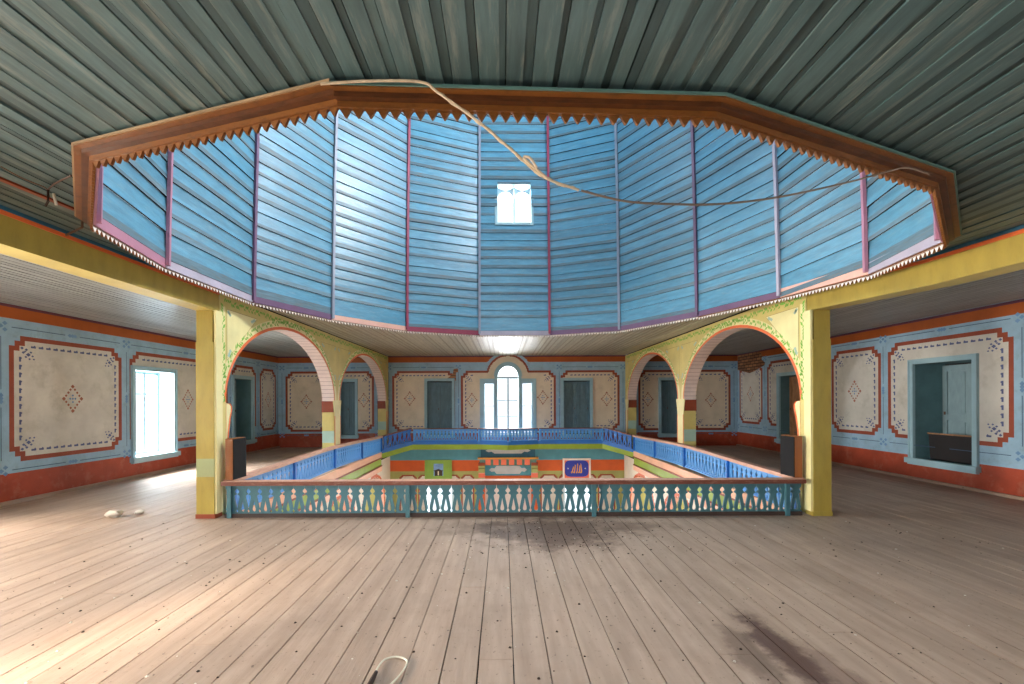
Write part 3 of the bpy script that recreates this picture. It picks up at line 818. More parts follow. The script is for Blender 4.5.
# ------------------------------------------------------------------ pillars
for nm, xi, sgn, lab in (('pillar', AL, -1, 'yellow square pillar at the left end of the front balustrade'), ('pillar', AR, 1, 'yellow square pillar at the right end of the front balustrade')):
    r = empty(nm, lab, 'pillar', kind='thing', loc=(xi+sgn*0.12, YP+.12, 0))
    mb = MB(); off = Vector(r.location)
    def bx(x0, x1, y0, y1, z0, z1, m): mb.box(min(x0, x1)-off.x, max(x0, x1)-off.x, y0-off.y, y1-off.y, z0, z1, m)
    zt = (CZ if sgn < 0 else ceil_z(AR, 6.3))-.304
    bx(xi-sgn*.015, xi+sgn*.23, YP, YP+.15, 0.06, .57, 'olive'); bx(xi-sgn*.015, xi+sgn*.23, YP, YP+.15, .82, 2.42, 'olive')
    bx(xi-sgn*.015, xi+sgn*.23, YP, YP+.15, .57, .82, 'band_olive' if sgn < 0 else 'olive')
    bx(xi+sgn*.01, xi+sgn*.23, YP+.015, YP+.15, 2.42, zt, 'olive')
    mb.build('shaft', r, True)
    mb = MB(); bx(xi-sgn*.03, xi+sgn*.24, YP-.006, YP+.15, 0.0, 0.06, 'capital' if sgn < 0 else 'olive'); mb.build('plinth', r, True)
    mb = MB(); bx(xi-sgn*.045, xi-sgn*.015, YP+.01, YP+.15, 0.06, zt, 'yellow_pale'); mb.build('facing_board', r, True)  # pillar's lit inner side, its brightness put into the paler colour

# ------------------------------------------------------------------ arcades
SPR, RISE = 1.60, 1.32
ARCHES = [(6.60, 10.83), (11.23, 15.66)]
def arch_z(y, a, b, e=0.0):
    c, h = (a+b)/2, (b-a)/2+e
    t = clamp(1-((y-c)/h)**2)
    return SPR+(RISE+e)*t**0.5
def make_arcade(xi, sgn, lab):
    off = Vector((xi, 11.2, 0))
    r = empty('arcade', lab, 'arcade', kind='thing', loc=off)
    def T(u, z, d): return (xi-sgn*d-off.x, u-off.y, z)        # d > 0 is towards the nave
    mb = MB()
    def up(u): return ceil_z(xi, u)-.018
    tks = -AT
    Y0 = 6.46
    def face(pts, m='yellow'):
        mb.poly([T(u, z, 0) for u, z in pts], m); mb.poly([T(u, z, tks) for u, z in pts][::-1], m)
    # piers below the springing
    piers = [(10.83, 11.23), (15.66, YF-.075)]
    for a, b in piers:
        lays = [(0.0, .62, 'yellow'), (.62, .90, 'seafoam'), (.90, 1.34, 'yellow')]
        for c, d, m in lays:
            mb.prism([(a, c), (b, c), (b, d), (a, d)], T, -.004, tks, m)
    mb.prism([(Y0, 0), (6.60, 0), (6.60, SPR), (Y0, SPR)], T, 0, tks, 'yellow')
    # wall above the arches
    NS = 28
    for a, b in ARCHES:
        for k in range(NS):
            t0, t1 = PI*(1-k/NS), PI*(1-(k+1)/NS)
            c, h = (a+b)/2, (b-a)/2
            u0, u1 = c+h*math.cos(t0), c+h*math.cos(t1)
            z0, z1 = SPR+RISE*math.sin(t0), SPR+RISE*math.sin(t1)
            face([(u0, z0), (u1, z1), (u1, up(u1)), (u0, up(u0))])
    for a, b in ((Y0, 6.60), (10.83, 11.23), (15.66, YF-.006)):
        face([(a, SPR), (b, SPR), (b, up(b)), (a, up(a))])
    # painted decoration on the nave face, 3 mm proud
    rnd = random.Random(3)
    def leafq(u, z, ang):
        l, w = rnd.uniform(.03, .05), rnd.uniform(.014, .022)
        ca, sa = math.cos(ang), math.sin(ang)
        mb.poly([T(u-l*ca, z-l*sa, .004), T(u+w*sa, z-w*ca, .004), T(u+l*ca, z+l*sa, .004), T(u-w*sa, z+w*ca, .004)], 'leaf')
    def vine(pts):
        for (u0, z0), (u1, z1) in zip(pts, pts[1:]):
            L_ = math.hypot(u1-u0, z1-z0); n = max(1, int(L_/.042)); an = math.atan2(z1-z0, u1-u0)
            for k in range(n):
                f = (k+.5)/n; s = rnd.choice((-1, 1))
                leafq(u0+(u1-u0)*f-math.sin(an)*.022*s, z0+(z1-z0)*f+math.cos(an)*.022*s, an+s*rnd.uniform(.5, 1.1))
    def line(u0, z0, u1, z1, w=.006, m='brown_line'):
        an = math.atan2(z1-z0, u1-u0); dx, dy = -math.sin(an)*w, math.cos(an)*w
        mb.poly([T(u0-dx, z0-dy, .003), T(u1-dx, z1-dy, .003), T(u1+dx, z1+dy, .003), T(u0+dx, z0+dy, .003)], m)
    for ai, (a, b) in enumerate(ARCHES):
        c, h = (a+b)/2, (b-a)/2
        def ring_pt(t, e): return (c+(h+e)*math.cos(t), SPR+(RISE+e)*math.sin(t))
        vp = []
        for k in range(NS):
            t0, t1 = PI*(1-k/NS), PI*(1-(k+1)/NS)
            p = [ring_pt(t0, 0), ring_pt(t1, 0), ring_pt(t1, .05), ring_pt(t0, .05)]
            mb.poly([T(u, z, .003) for u, z in p], 'arch_orange')
            p = [ring_pt(t0, .05), ring_pt(t1, .05), ring_pt(t1, .17), ring_pt(t0, .17)]
            if all(Y0 < u < YF and z < up(u) for u, z in p): mb.poly([T(u, z, .002) for u, z in p], 'yellow_pale')
        for k in range(2, 25):
            t = PI*(1-k/26)
            p = ring_pt(t, .11)
            if Y0+.03 < p[0] < YF-.05 and p[1] < up(p[0])-.05: vp.append(p)
        vine(vp)
    # border vine up the pillar side and along the ceiling
    mb.poly([T(Y0+.02, SPR+.0, .0015), T(Y0+.13, SPR+.0, .0015), T(Y0+.13, CZ-.2, .0015), T(Y0+.02, CZ-.2, .0015)], 'yellow_pale')
    vine([(Y0+.075, SPR+.0), (Y0+.075, up(7)-.15)])
    vine([(Y0+.10, up(7)-.11), (15.8, CZ-.09)])
    # spandrel triangles
    for tri in ([(6.63, 2.93), (6.63, 2.20), (7.44, 2.93)], [(10.05, 2.90), (10.98, 2.90), (10.98, 2.05)], [(11.10, 2.90), (12.05, 2.90), (11.10, 2.05)], [(14.9, 2.9), (15.8, 2.9), (15.8, 2.2)]):
        mb.poly([T(u, z, .0035) for u, z in tri], 'yellow_pale' if tri[0][0] < 8 else 'yellow')
        for p, q_ in zip(tri, tri[1:]+tri[:1]): line(*p, *q_)
        cu = sum(p[0] for p in tri)/3; cz = sum(p[1] for p in tri)/3
        for u, z in tri:
            for f in (.72, .8, .86):
                uu, zz_ = cu+(u-cu)*f, cz+(z-cz)*f
                mb.poly([T(uu-.035, zz_, .0045), T(uu, zz_-.03, .0045), T(uu+.035, zz_, .0045), T(uu, zz_+.03, .0045)], 'seafoam')
    mb.build('arch_wall', r)
    # boarded soffits
    for a, b in ARCHES:
        mb = MB(); c, h = (a+b)/2, (b-a)/2; n = 44
        for k in range(n):
            t0, t1 = PI*k/n, PI*(k+1)/n; tm = t0+(t1-t0)*.9
            for ta, tb, m in ((t0, tm, 'soffit'), (tm, t1, 'soffit_line')):
                p = [(c+h*math.cos(ta), SPR+RISE*math.sin(ta)), (c+h*math.cos(tb), SPR+RISE*math.sin(tb))]
                mb.poly([T(*p[0], .004), T(*p[1], .004), T(*p[1], tks-.004), T(*p[0], tks-.004)], m)
        mb.build('soffit', r)
    # capitals on the piers, with an outward curl towards the nave
    for a, b in piers:
        mb = MB()
        mb.prism([(a-.012, 1.34), (b+.012, 1.34), (b+.012, SPR), (a-.012, SPR)], T, -.02, tks-.01, 'capital'); mb.build('capital', r, True)
        mb = MB()
        prof = [(a+.02, 0.0), (b-.02, 0.0), (b-.02, 1.25), (b+.01, 1.42), (b+.05, 1.56), (b+.06, SPR+.02), (a-.06, SPR+.02), (a-.05, 1.56), (a-.01, 1.42), (a+.02, 1.25)]
        mb.prism(prof, T, .012, -.006, 'yellow_pale'); 
        for s, e in ((a+.02, 0), (b-.02, 1)): mb.prism([(s-.012, 0), (s+.012, 0), (s+.012, 1.25), (s-.012, 1.25)], T, .016, .01, 'arch_orange')
        mb.build('facing_board', r, True)
    # scrolled impost at the front jamb, edged in orange
    mb = MB()
    prof = [(6.601, 0.52), (6.62, 0.52), (6.64, .9), (6.66, 1.15), (6.70, 1.35), (6.74, 1.47), (6.74, 1.53), (6.70, 1.57), (6.601, 1.58)]
    mb.prism(prof, T, .004, tks+.02, 'yellow_pale', side='arch_orange'); 
    for p, q_ in zip(prof[1:], prof[2:]):
        mb.prism([p, q_, (q_[0]-.03, q_[1]-.0), (p[0]-.03, p[1])], T, .008, .004, 'arch_orange')
    mb.build('impost', r)
    return r
make_arcade(AL, -1, 'yellow two-arch arcade with green vine painting, left side of nave')
make_arcade(AR, 1, 'yellow two-arch arcade with green vine painting, right side of nave')

# ------------------------------------------------------------------ balustrades
def circle_pts(cx, cz, r, a0, a1, n): return [(cx+r*math.cos(a0+(a1-a0)*k/n), cz+r*math.sin(a0+(a1-a0)*k/n)) for k in range(n+1)]
def baluster_mesh(name, P, H, th, mat):
    """sawn board, pitch P, height H; openings shared with its neighbours (bead and spade) and a teardrop slot in its own middle"""
    mb = MB(); h = P/2
    def e(x): return h-x*P          # distance of board edge from its centre when the shared opening is x*P wide each side
    right = [(e(.035), 0.0), (e(.035), H*.03), (e(.11), H*.06), (e(.11), H*.10), (e(.03), H*.14), (e(.06), H*.20), (e(.13), H*.34), (e(.22), H*.50), (e(.26), H*.575), (e(.22), H*.63),
             (e(.06), H*.66), (e(.06), H*.68), (e(.20), H*.735), (e(.22), H*.77), (e(.14), H*.82), (e(.04), H*.86), (e(.015), H*.93), (e(.015), H)]
    slot = [(0.0, H*.06), (.13*P, H*.08), (.17*P, H*.14), (.15*P, H*.2), (.09*P, H*.31), (.04*P, H*.42), (0.0, H*.50)]
    for s in (1, -1):
        poly = [(s*u, z) for u, z in right]+[(0.0, H)]+[(s*u, z) for u, z in slot[::-1]]+[(0.0, 0.0)]
        mb.prism(poly, lambda u, z, d: (u, d, z), -th/2, th/2, mat)
    me_o = mb.build(name, None, True)
    return me_o

def balustrade(name, p0, p1, label, H0, hr, mat, railmat, railtop, posts, z0a=0.0, z0b=0.0, hump=0.0, pitch=0.155, railw=0.17, postmat=None, group=None, base='base_dark', baseh=0.055, ends=(0, 0)):
    """p0 -> p1 line of the fence; H0 baluster height, hr rail thickness; z0a/z0b base heights at both ends"""
    p0, p1 = Vector(p0), Vector(p1); L = (p1-p0).length; e = (p1-p0).normalized(); n = Vector((e.y, -e.x))
    r = empty(name, label, 'balustrade', group, loc=((p0.x+p1.x)/2, (p0.y+p1.y)/2, (z0a+z0b)/2)); off = Vector(r.location)
    def base_z(s): return z0a+(z0b-z0a)*s/L+hump*math.sin(PI*clamp(s/L))**2
    def W(s, d, z): q = p0+e*s+n*d; return Vector((q.x, q.y, z))-off
    nb = max(2, int(round(L/pitch))); P = L/nb
    proto = None
    ang = math.atan2(e.y, e.x)
    for k in range(nb):
        s = (k+.5)*P
        if any(abs(s-q) < P*.2 for q in posts): pass
        if proto is None:
            o = proto = baluster_mesh('baluster', P, H0-baseh, 0.024, mat)
        else:
            o = proto.copy(); C.objects.link(o)
        o.parent = r; o.location = W(s, 0, base_z(s)+baseh); o.rotation_euler = (0, 0, ang)
    def strip(d0, d1, lo, hi, m, nm, top=None, s0=0.0, s1=None):
        mb = MB(); s1 = L if s1 is None else s1; N_ = 12 if hump else 1
        for k in range(N_):
            a, b = s0+(s1-s0)*k/N_, s0+(s1-s0)*(k+1)/N_
            za, zb = base_z(clamp(a, 0, L)), base_z(clamp(b, 0, L))
            mb.hexa([W(a, d0, za+lo), W(b, d0, zb+lo), W(b, d1, zb+lo), W(a, d1, za+lo), W(a, d0, za+hi), W(b, d0, zb+hi), W(b, d1, zb+hi), W(a, d1, za+hi)], m, top)
        return mb.build(nm, r, True)
    strip(-railw/2, railw/2, H0, H0+hr, railmat, 'handrail', railtop, -ends[0], L+ends[1])
    strip(-.03, .03, 0.0, baseh, base, 'bottom_rail')
    for q in posts:
        mb = MB(); b = base_z(clamp(q, 0, L)); w = 0.028
        mb.hexa([W(q-w, .055, b), W(q+w, .055, b), W(q+w, .012, b), W(q-w, .012, b), W(q-w, .055, b+H0), W(q+w, .055, b+H0), W(q+w, .012, b+H0), W(q-w, .012, b+H0)], postmat or mat)
        mb.build('post', r, True)
    return r

balustrade('balustrade', (-3.83, 6.36), (4.12, 6.36), 'teal fretwork balustrade with brown handrail across the front of the opening', 0.45, 0.055, 'teal', 'rail_brown', 'rail_pink',
           [0.07, 2.52, 5.08, 7.74], railw=0.17, ends=(0.02, 0.02), postmat='teal')
balustrade('balustrade', (-3.875, 6.47), (-3.83, 14.46), 'bright blue balustrade along the left arcade', 0.45, 0.055, 'rail_blue', 'rail_pink', 'rail_pink', [0.1, 2.0, 4.0, 6.0, 7.95], hump=.07, railw=0.13, postmat='deep_blue', base='rail_blue', baseh=.03)
balustrade('balustrade', (4.13, 14.46), (4.175, 6.47), 'bright blue balustrade along the right arcade', 0.45, 0.055, 'rail_blue', 'rail_pink', 'rail_pink', [0.1, 2.0, 4.0, 6.0, 7.95], hump=.07, railw=0.13, postmat='deep_blue', base='rail_blue', baseh=.03)
balustrade('balustrade', (-3.79, 14.54), (-3.02, 15.17), 'short blue balustrade slanting across the far left corner', 0.42, 0.035, 'deep_blue', 'rail_brown', 'rail_brown', [0.04], z0a=.05, z0b=.26, railw=.1, postmat='deep_blue', base='deep_blue', baseh=.03)
balustrade('balustrade', (3.345, 15.165), (4.08, 14.55), 'short blue balustrade slanting across the far right corner', 0.42, 0.035, 'deep_blue', 'rail_brown', 'rail_brown', [0.94], z0a=.26, z0b=.05, railw=.1, postmat='deep_blue', base='deep_blue', baseh=.03)
BAY = [(-2.98, 15.2), (-0.82, 15.2), (0.17, 14.85), (1.17, 15.2), (3.30, 15.2)]
CUT = [(.03, .02), (.02, .022), (.022, .02), (.02, .03)]
labs = ['blue balustrade left of the bay under the arched window', 'blue balustrade on the left face of the pointed bay', 'blue balustrade on the right face of the pointed bay', 'blue balustrade right of the bay under the arched window']
for k in range(4):
    pa, pb = Vector(BAY[k]), Vector(BAY[k+1]); ee = (pb-pa).normalized()
    balustrade('balustrade', pa+ee*CUT[k][0], pb-ee*CUT[k][1], labs[k], 0.40, 0.03, 'rail_blue', 'rail_brown', 'rail_brown', [0.03] if k != 3 else [0.03, 2.1], z0a=.26, z0b=.26, pitch=.115, railw=.09, base='deep_blue', baseh=.03)

# fascias of the gallery edge
def fascia(name, pts, layers, num, thick=0.05):
    mb = MB()
    for (a, za), (b, zb) in zip(pts, pts[1:]):
        a, b = Vector(a), Vector(b); e = (b-a).normalized(); n = Vector((e.y, -e.x))
        for lo, hi, m, o in layers:
            def w(p, z, d): q = p+n*d; return (q.x, q.y, z)
            mb.hexa([w(a, za+lo, o), w(b, zb+lo, o), w(b, zb+lo, -thick), w(a, za+lo, -thick), w(a, za+hi, o), w(b, zb+hi, o), w(b, zb+hi, -thick), w(a, za+hi, -thick)], m)
    return tag(mb.build(name), num, kind='structure')
fascia('trim_1', [((-3.83, 14.5), .05), ((-2.98, 15.2), .26)]+[(p, .26) for p in BAY[1:4]]+[((3.30, 15.2), .26), ((4.13, 14.5), .05)],
       [(-.10, 0.0, 'deep_blue', .03), (-.26, -.10, 'grass_green', .035)], 'blue and green fascia under the far balustrade', .03)
fascia('trim_2', [((-3.845, 6.46), 0), ((-3.83, 14.5), 0)], [(-.17, 0.0, 'salmon', .02), (-.2, -.17, 'capital', .04), (-.42, -.2, 'grass_green', .0), (-.45, -.42, 'capital', .03), (-.60, -.45, 'salmon', .02)], 'salmon and green fascia below the left blue balustrade')
fascia('trim_3', [((4.13, 14.5), 0), ((4.145, 6.46), 0)], [(-.17, 0.0, 'salmon', .02), (-.2, -.17, 'capital', .04), (-.42, -.2, 'grass_green', .0), (-.45, -.42, 'capital', .03), (-.60, -.45, 'salmon', .02)], 'salmon and green fascia below the right blue balustrade')
fascia('trim_4', [((-3.86, 6.46), 0), ((4.16, 6.46), 0)], [(-.5, -.04, 'salmon', .0)], 'fascia under the front balustrade')

# ------------------------------------------------------------------ lower hall seen through and over the balustrade
mb = MB(); mb.box(XL, XR, YB, YF, ZLOW-.05, ZLOW, 'carpet'); tag(mb.build('floor_lower'), 'floor of the lower hall', kind='structure')
def TL(u, z, d): return (u, YF-d, z)
LW = [(-2.2, .86), (2.6, .90)]
mb = MB()
ops = [rect_op('low_teal', XL, XR, -.47, .3), rect_op('low_orange', XL, XR, -.85, -.47)]
for a, b in ((-3.6, -3.0), (-1.45, -1.0), (1.3, 1.9), (3.3, 3.9), (-2.95, -1.5), (1.95, 3.25)): ops += panel_ops(a, b, -2.9, -.97, .05, .04)
for u, w in LW: ops.append(rect_op(None, u-w/2, u+w/2, -2.5, -1.28))
wall_skin(mb, TL, XL, XR, ZLOW, 0.0, 'low_olive', ops)
tag(mb.build('wall_lower_far'), 'lower far wall with teal and orange bands', kind='structure')
for u, w in LW:
    WN[0] += 1; r = empty('window_%d' % WN[0], kind='structure'); mb = MB()
    a, b = u-w/2, u+w/2; T = TL
    for p in ([(a-.07, -2.57), (a, -2.57), (a, -1.21), (a-.07, -1.21)], [(b, -2.57), (b+.07, -2.57), (b+.07, -1.21), (b, -1.21)], [(a, -1.28), (b, -1.28), (b, -1.21), (a, -1.21)], [(a, -2.57), (b, -2.57), (b, -2.5), (a, -2.5)]):
        mb.prism(p, TL, .03, -.3, 'casing_white')
    mb.prism([(u-.02, -2.5), (u+.02, -2.5), (u+.02, -1.28), (u-.02, -1.28)], TL, -.15, -.2, 'casing_white'); mb.prism([(a, -1.72), (b, -1.72), (b, -1.69), (a, -1.69)], TL, -.15, -.2, 'casing_white')
    mb.build('frame', r, True)
    mb = MB(); mb.prism([(a, -2.5), (b, -2.5), (b, -1.28), (a, -1.28)], TL, -.17, -.175, 'glass'); mb.build('pane', r, True)
    area('daylight_and_fill', TL, u, -1.9, -.45, w+.3, 1.5, 130, SKY)
# lower arcades and side walls
for nm, xi, sgn in (('wall_lower_left', -3.92, -1), ('wall_lower_right', 4.22, 1)):
    mb = MB()
    def TA(u, z, d): return (xi-sgn*d, u, z)
    def ap(u, z):
        for c in (8.0, 11.0, 14.0):
            if abs(u-c) < 1.15 and (z < -1.6 or ((u-c)/1.15)**2+((z+1.6)/.85)**2 < 1): return True
        return False
    def ap2(u, z):
        for c in (8.0, 11.0, 14.0):
            if abs(u-c) < 1.27 and (z < -1.6 or ((u-c)/1.27)**2+((z+1.6)/.95)**2 < 1): return True
        return False
    us = [6.0+.06*k for k in range(168)]; zs = [-1.7+.04*k for k in range(28)]
    wall_skin(mb, TA, 5.0, YF, ZLOW, -.28, 'low_cream', [('low_orange', ap2, us, zs), (None, ap, us, zs)])
    wall_skin(mb, lambda u, z, d: (xi+sgn*.28, u, z), 5.0, YF, ZLOW, -.28, 'low_cream', [(None, ap, us, zs)])
    wall_skin(mb, lambda u, z, d: (XL if sgn < 0 else XR, u, z), YB, YF, ZLOW, -.02, 'low_cream', [])
    for c in (8.0, 11.0, 14.0):                  # arch lining
        pts = [(c-1.15, ZLOW), (c-1.15, -1.6)]+[(c-1.15*math.cos(PI*k/16), -1.6+.85*math.sin(PI*k/16)) for k in range(17)]+[(c+1.15, ZLOW)]
        for p, q in zip(pts, pts[1:]): mb.poly([TA(*p, 0), TA(*q, 0), TA(*q, -.28), TA(*p, -.28)], 'peach')
    tag(mb.build(nm), 'lower arcade wall with orange edged arches', kind='structure')
mb = MB(); wall_skin(mb, lambda u, z, d: (u, YB, z), XL, XR, ZLOW, -.02, 'low_cream', []); tag(mb.build('wall_lower_near'), kind='structure')
for nm_, xx, d in (('x', XL+.1, 1), ('y', XR-.1, -1)):  # added fill lamps along the lower side walls, no windows there
    l = area('daylight_and_fill', lambda u, z, dd, xx=xx, d=d: (xx+dd*d, u, z), 12, -1.6, 0, 5, 1.8, 260, WARM)
l = area('daylight_and_fill', lambda u, z, d: (u, YB+.1+d, z), 0, -1.6, 0, 8, 1.6, 260, WARM)  # one more added fill lamp, at the unseen lower near wall

# mihrab under the bay
mi = empty('mihrab', 'painted mihrab front with coral tiles and grey cartouches below the bay', 'mihrab', loc=(.17, 15.9, ZLOW)); off = Vector(mi.location)
def TM(u, z, d): return tuple(Vector((u, YF-.02-d, z))-off)
def R4(a, b, c, d): return [(a, c), (b, c), (b, d), (a, d)]
def cartouche(mb, cx, cz, hw, hh, d):
    mb.prism([(cx-hw, cz), (cx-hw*.86, cz+hh*.5), (cx-hw*.72, cz+hh*.35), (cx-hw*.6, cz+hh), (cx+hw*.6, cz+hh), (cx+hw*.72, cz+hh*.35), (cx+hw*.86, cz+hh*.5), (cx+hw, cz), (cx+hw*.86, cz-hh*.5), (cx+hw*.72, cz-hh*.35), (cx+hw*.6, cz-hh), (cx-hw*.6, cz-hh), (cx-hw*.72, cz-hh*.35), (cx-hw*.86, cz-hh*.5)], TM, d, d-.02, 'silver')
mb = MB(); mb.prism(R4(-.76, 1.12, -.36, .0), TM, .10, 0, 'blue_strip'); cartouche(mb, .18, -.13, .78, .10, .115); mb.build('top_panel', mi, True)
mb = MB(); mb.prism(R4(-.86, 1.22, -.41, -.36), TM, .25, 0, 'gold'); mb.build('shelf', mi, True)
mb = MB(); mb.prism(R4(-.80, 1.16, -.64, -.41), TM, .14, 0, 'teal_strip')
for k in range(6): mb.prism(R4(-.60+k*.27, -.42+k*.27, -.62, -.43), TM, .155, .14, 'coral')
mb.build('tile_frieze', mi, True)
mb = MB(); mb.prism(R4(-.62, .98, -1.0, -.64), TM, .05, 0, 'low_teal'); cartouche(mb, .18, -.80, .66, .14, .07); mb.build('inscription_panel', mi, True)
mb = MB(); mb.prism(R4(-.62, .98, ZLOW, -1.12), TM, .03, 0, 'mauve'); mb.prism(R4(-.62, .98, -1.12, -1.0), TM, .09, 0, 'low_orange'); mb.build('niche', mi, True)
for a, b in ((-.84, -.62), (.98, 1.20)):
    mb = MB()
    for c, d, m in ((-.54, -.64, 'capital'), (-.72, -.64, 'low_olive'), (-.88, -.74, 'low_olive'), (-1.05, -.9, 'coral'), (-1.2, -1.06, 'low_olive')): mb.prism(R4(a, b, min(c, d), max(c, d)), TM, .2, 0, m)
    mb.prism(R4(a, b, ZLOW, -1.2), TM, .2, 0, 'low_orange'); mb.prism(R4(a, b, -.91, -.88), TM, .19, 0, 'peach')
    mb.build('pilaster', mi, True)

# two framed pictures on the lower wall
def framed(label, cx, w, z0, z1, fm, fw, fill):
    r = empty('framed_picture', label, 'picture', loc=(cx, YF-.03, z0)); off = Vector(r.location)
    def TP(u, z, d): return tuple(Vector((cx+u, YF-.02-d, z))-off)
    h = w/2; mb = MB()
    for p in (R4(-h, h, z1-fw, z1), R4(-h, h, z0, z0+fw), R4(-h, -h+fw, z0+fw, z1-fw), R4(h-fw, h, z0+fw, z1-fw)): mb.prism(p, TP, .045, 0, fm)
    mb.build('frame', r, True)
    mb = MB(); fill(mb, TP, h-fw, z0+fw, z1-fw); mb.build('canvas', r, True)
def green_fill(mb, TP, h, a, b):
    mb.prism(R4(-h, h, a, b), TP, .02, 0, 'pic_green')
    for k in range(6): mb.prism(R4(-h, h, b-.05-k*.09, b-.045-k*.09), TP, .022, .02, 'grass_green')
    mb.prism(R4(-.16, .17, b-.52, b-.10), TP, .026, .02, 'sky_pic'); 
    mb.prism([(-.13, b-.52), (.14, b-.52), (.14, b-.36), (.17, b-.34), (0, b-.28), (-.17, b-.34), (-.13, b-.36)], TP, .03, .026, 'dark_pic')
    mb.prism(R4(-.02, .02, b-.5, b-.36), TP, .033, .03, 'low_cream')
def blue_fill(mb, TP, h, a, b):
    mb.prism(R4(-h, h, a, b), TP, .02, 0, 'coral'); cz = (a+b)/2+.02; hh = (b-a)/2
    n = 32; mb.prism([((h*.97)*math.copysign(abs(math.cos(2*PI*k/n))**.45, math.cos(2*PI*k/n)), cz+hh*.93*math.copysign(abs(math.sin(2*PI*k/n))**.45, math.sin(2*PI*k/n))) for k in range(n)], TP, .025, .02, 'ultra')
    # looping gold script
    for x, s, lean in ((-.17, .2, .05), (-.09, .26, .03), (0.0, .3, .02), (.08, .24, .02), (.15, .3, -.02)):
        pts = [(x-.03, cz-.12), (x-.025, cz-.16), (x+.02, cz-.16), (x+.035, cz-.1), (x+.03+lean, cz-.15+s), (x+lean, cz-.12+s), (x+.0, cz-.1)]
        mb.prism(pts, TP, .03, .025, 'gold')
    for x in (-.3, .3): mb.prism([(x-.03, cz), (x, cz-.03), (x+.03, cz), (x, cz+.03)], TP, .028, .025, 'silver')
framed('green framed picture of a small house hung on the orange band', -2.24, .94, -1.22, -.45, 'pic_green', .035, green_fill)
framed('white framed picture with gold script on a blue field', 2.56, .97, -1.16, -.42, 'white_trim', .06, blue_fill)

# ------------------------------------------------------------------ loudspeakers standing on the handrails
def speaker(x0, x1, sgn, lab):
    y0, y1, z0, z1 = 6.385, 6.71, 0.509, 1.085
    r = empty('loudspeaker', lab, 'speaker', 'wooden loudspeakers beside the pillars', loc=((x0+x1)/2, (y0+y1)/2, z0)); off = Vector(r.location)
    mb = MB(); mb.box(x0-off.x, x1-off.x, y0-off.y, y1-off.y, 0, z1-z0, 'speaker_wood'); o = mb.build('cabinet', r, True)
    bv = o.modifiers.new('b', 'BEVEL'); bv.width = .006; bv.segments = 2
    gx = x1 if sgn < 0 else x0
    mb = MB(); a, b = (gx, gx+.012) if sgn < 0 else (gx-.012, gx)
    mb.box(a-off.x, b-off.x, y0-off.y+.004, y1-off.y-.008, .006, z1-z0-.008, 'speaker_black'); mb.build('grille', r, True)
speaker(-3.855, -3.75, -1, 'slim black and brown loudspeaker beside the left pillar')
speaker(4.055, 4.16, 1, 'slim black and brown loudspeaker beside the right pillar')

# dark open box standing in the right window recess
r = empty('wooden_box', 'dark open wooden box standing in the recess of the right window', 'box', loc=(8.36, 8.52, WZ0)); mb = MB()
def bxs(y0, y1, x0, x1, h, fl, t=.02):
    # flared trough: wider at the top
    mb.hexa([(x0, y0, 0), (x1, y0, 0), (x1, y1, 0), (x0, y1, 0), (x0, y0, t), (x1, y0, t), (x1, y1, t), (x0, y1, t)], 'box_dark')
    for xa in (x0, x1-t): mb.hexa([(xa, y0, 0), (xa+t, y0, 0), (xa+t, y1, 0), (xa, y1, 0), (xa, y0-fl, h), (xa+t, y0-fl, h), (xa+t, y1+fl, h), (xa, y1+fl, h)], 'box_dark')
    for a, s in ((y0, -1), (y1-t, 1)): mb.hexa([(x0+t, a, 0), (x1-t, a, 0), (x1-t, a+t, 0), (x0+t, a+t, 0), (x0+t, a+s*fl, h), (x1-t, a+s*fl, h), (x1-t, a+t+s*fl, h), (x0+t, a+t+s*fl, h)], 'box_dark')
bxs(-.44, .36, -.11, .16, .49, .035); mb.build('box_body', r, True)
mb = MB(); mb.box(-.135, -.105, -.475, .395, .49, .515, 'brown_door'); mb.build('rim_strip', r, True)

# ------------------------------------------------------------------ ropes, wires, small things
def smooth(pts, n=8):
    pts = [Vector(p) for p in pts]; out = []
    for i in range(len(pts)-1):
        p0, p1, p2, p3 = pts[max(i-1, 0)], pts[i], pts[i+1], pts[min(i+2, len(pts)-1)]
        for k in range(n):
            t = k/n
            out.append(0.5*((2*p1)+(p2-p0)*t+(2*p0-5*p1+4*p2-p3)*t*t+(3*p1-p0-3*p2+p3)*t**3))
    out.append(pts[-1]); return out
def px(x, y, Y): return Vector(((x-502.6)/460*Y, Y, 1.6+(400.5-y-.0043*(x-502.6))/460*Y))
path = smooth([px(322, 84, 2.19), px(370, 81, 2.18), px(422, 82, 2.18), px(440, 93, 2.19), px(480, 122, 2.21), px(515, 152, 2.23), px(545, 177, 2.26), px(580, 190, 2.29)])
mb = MB(); mb.tube(path, 0.0065, 'rope', 8)
tw = [p+Vector((0.007*math.cos(k*1.3), 0, 0.007*math.sin(k*1.3))) for k, p in enumerate(path[24:])]
mb.tube(tw, 0.004, 'rope', 6)
tag(mb.build('hanging_rope'), 'pale frayed rope hanging from the front cornice across the dome', 'rope')
path = smooth([px(582, 190.5, 2.292), px(625, 201, 2.32), px(670, 204, 2.36), px(720, 204, 2.42), px(780, 197, 2.48), px(850, 182, 2.6), px(894, 170, 2.74), px(910, 168, 2.79), px(930, 174, 2.83)])
mb = MB(); mb.tube(path, 0.0055, 'cable', 6); tag(mb.build('electric_cord'), 'thin brown cable continuing the rope to the right cornice', 'cord')
mb = MB(); pth = smooth([px(548, 178, 2.235), px(530, 163, 2.21), px(525, 157, 2.205), px(531, 158, 2.20), px(538, 168, 2.21)]); mb.tube(pth, .006, 'rope', 6)
tag(mb.build('rope_knot'), 'loose knot of frayed fibre halfway down the rope', 'knot')
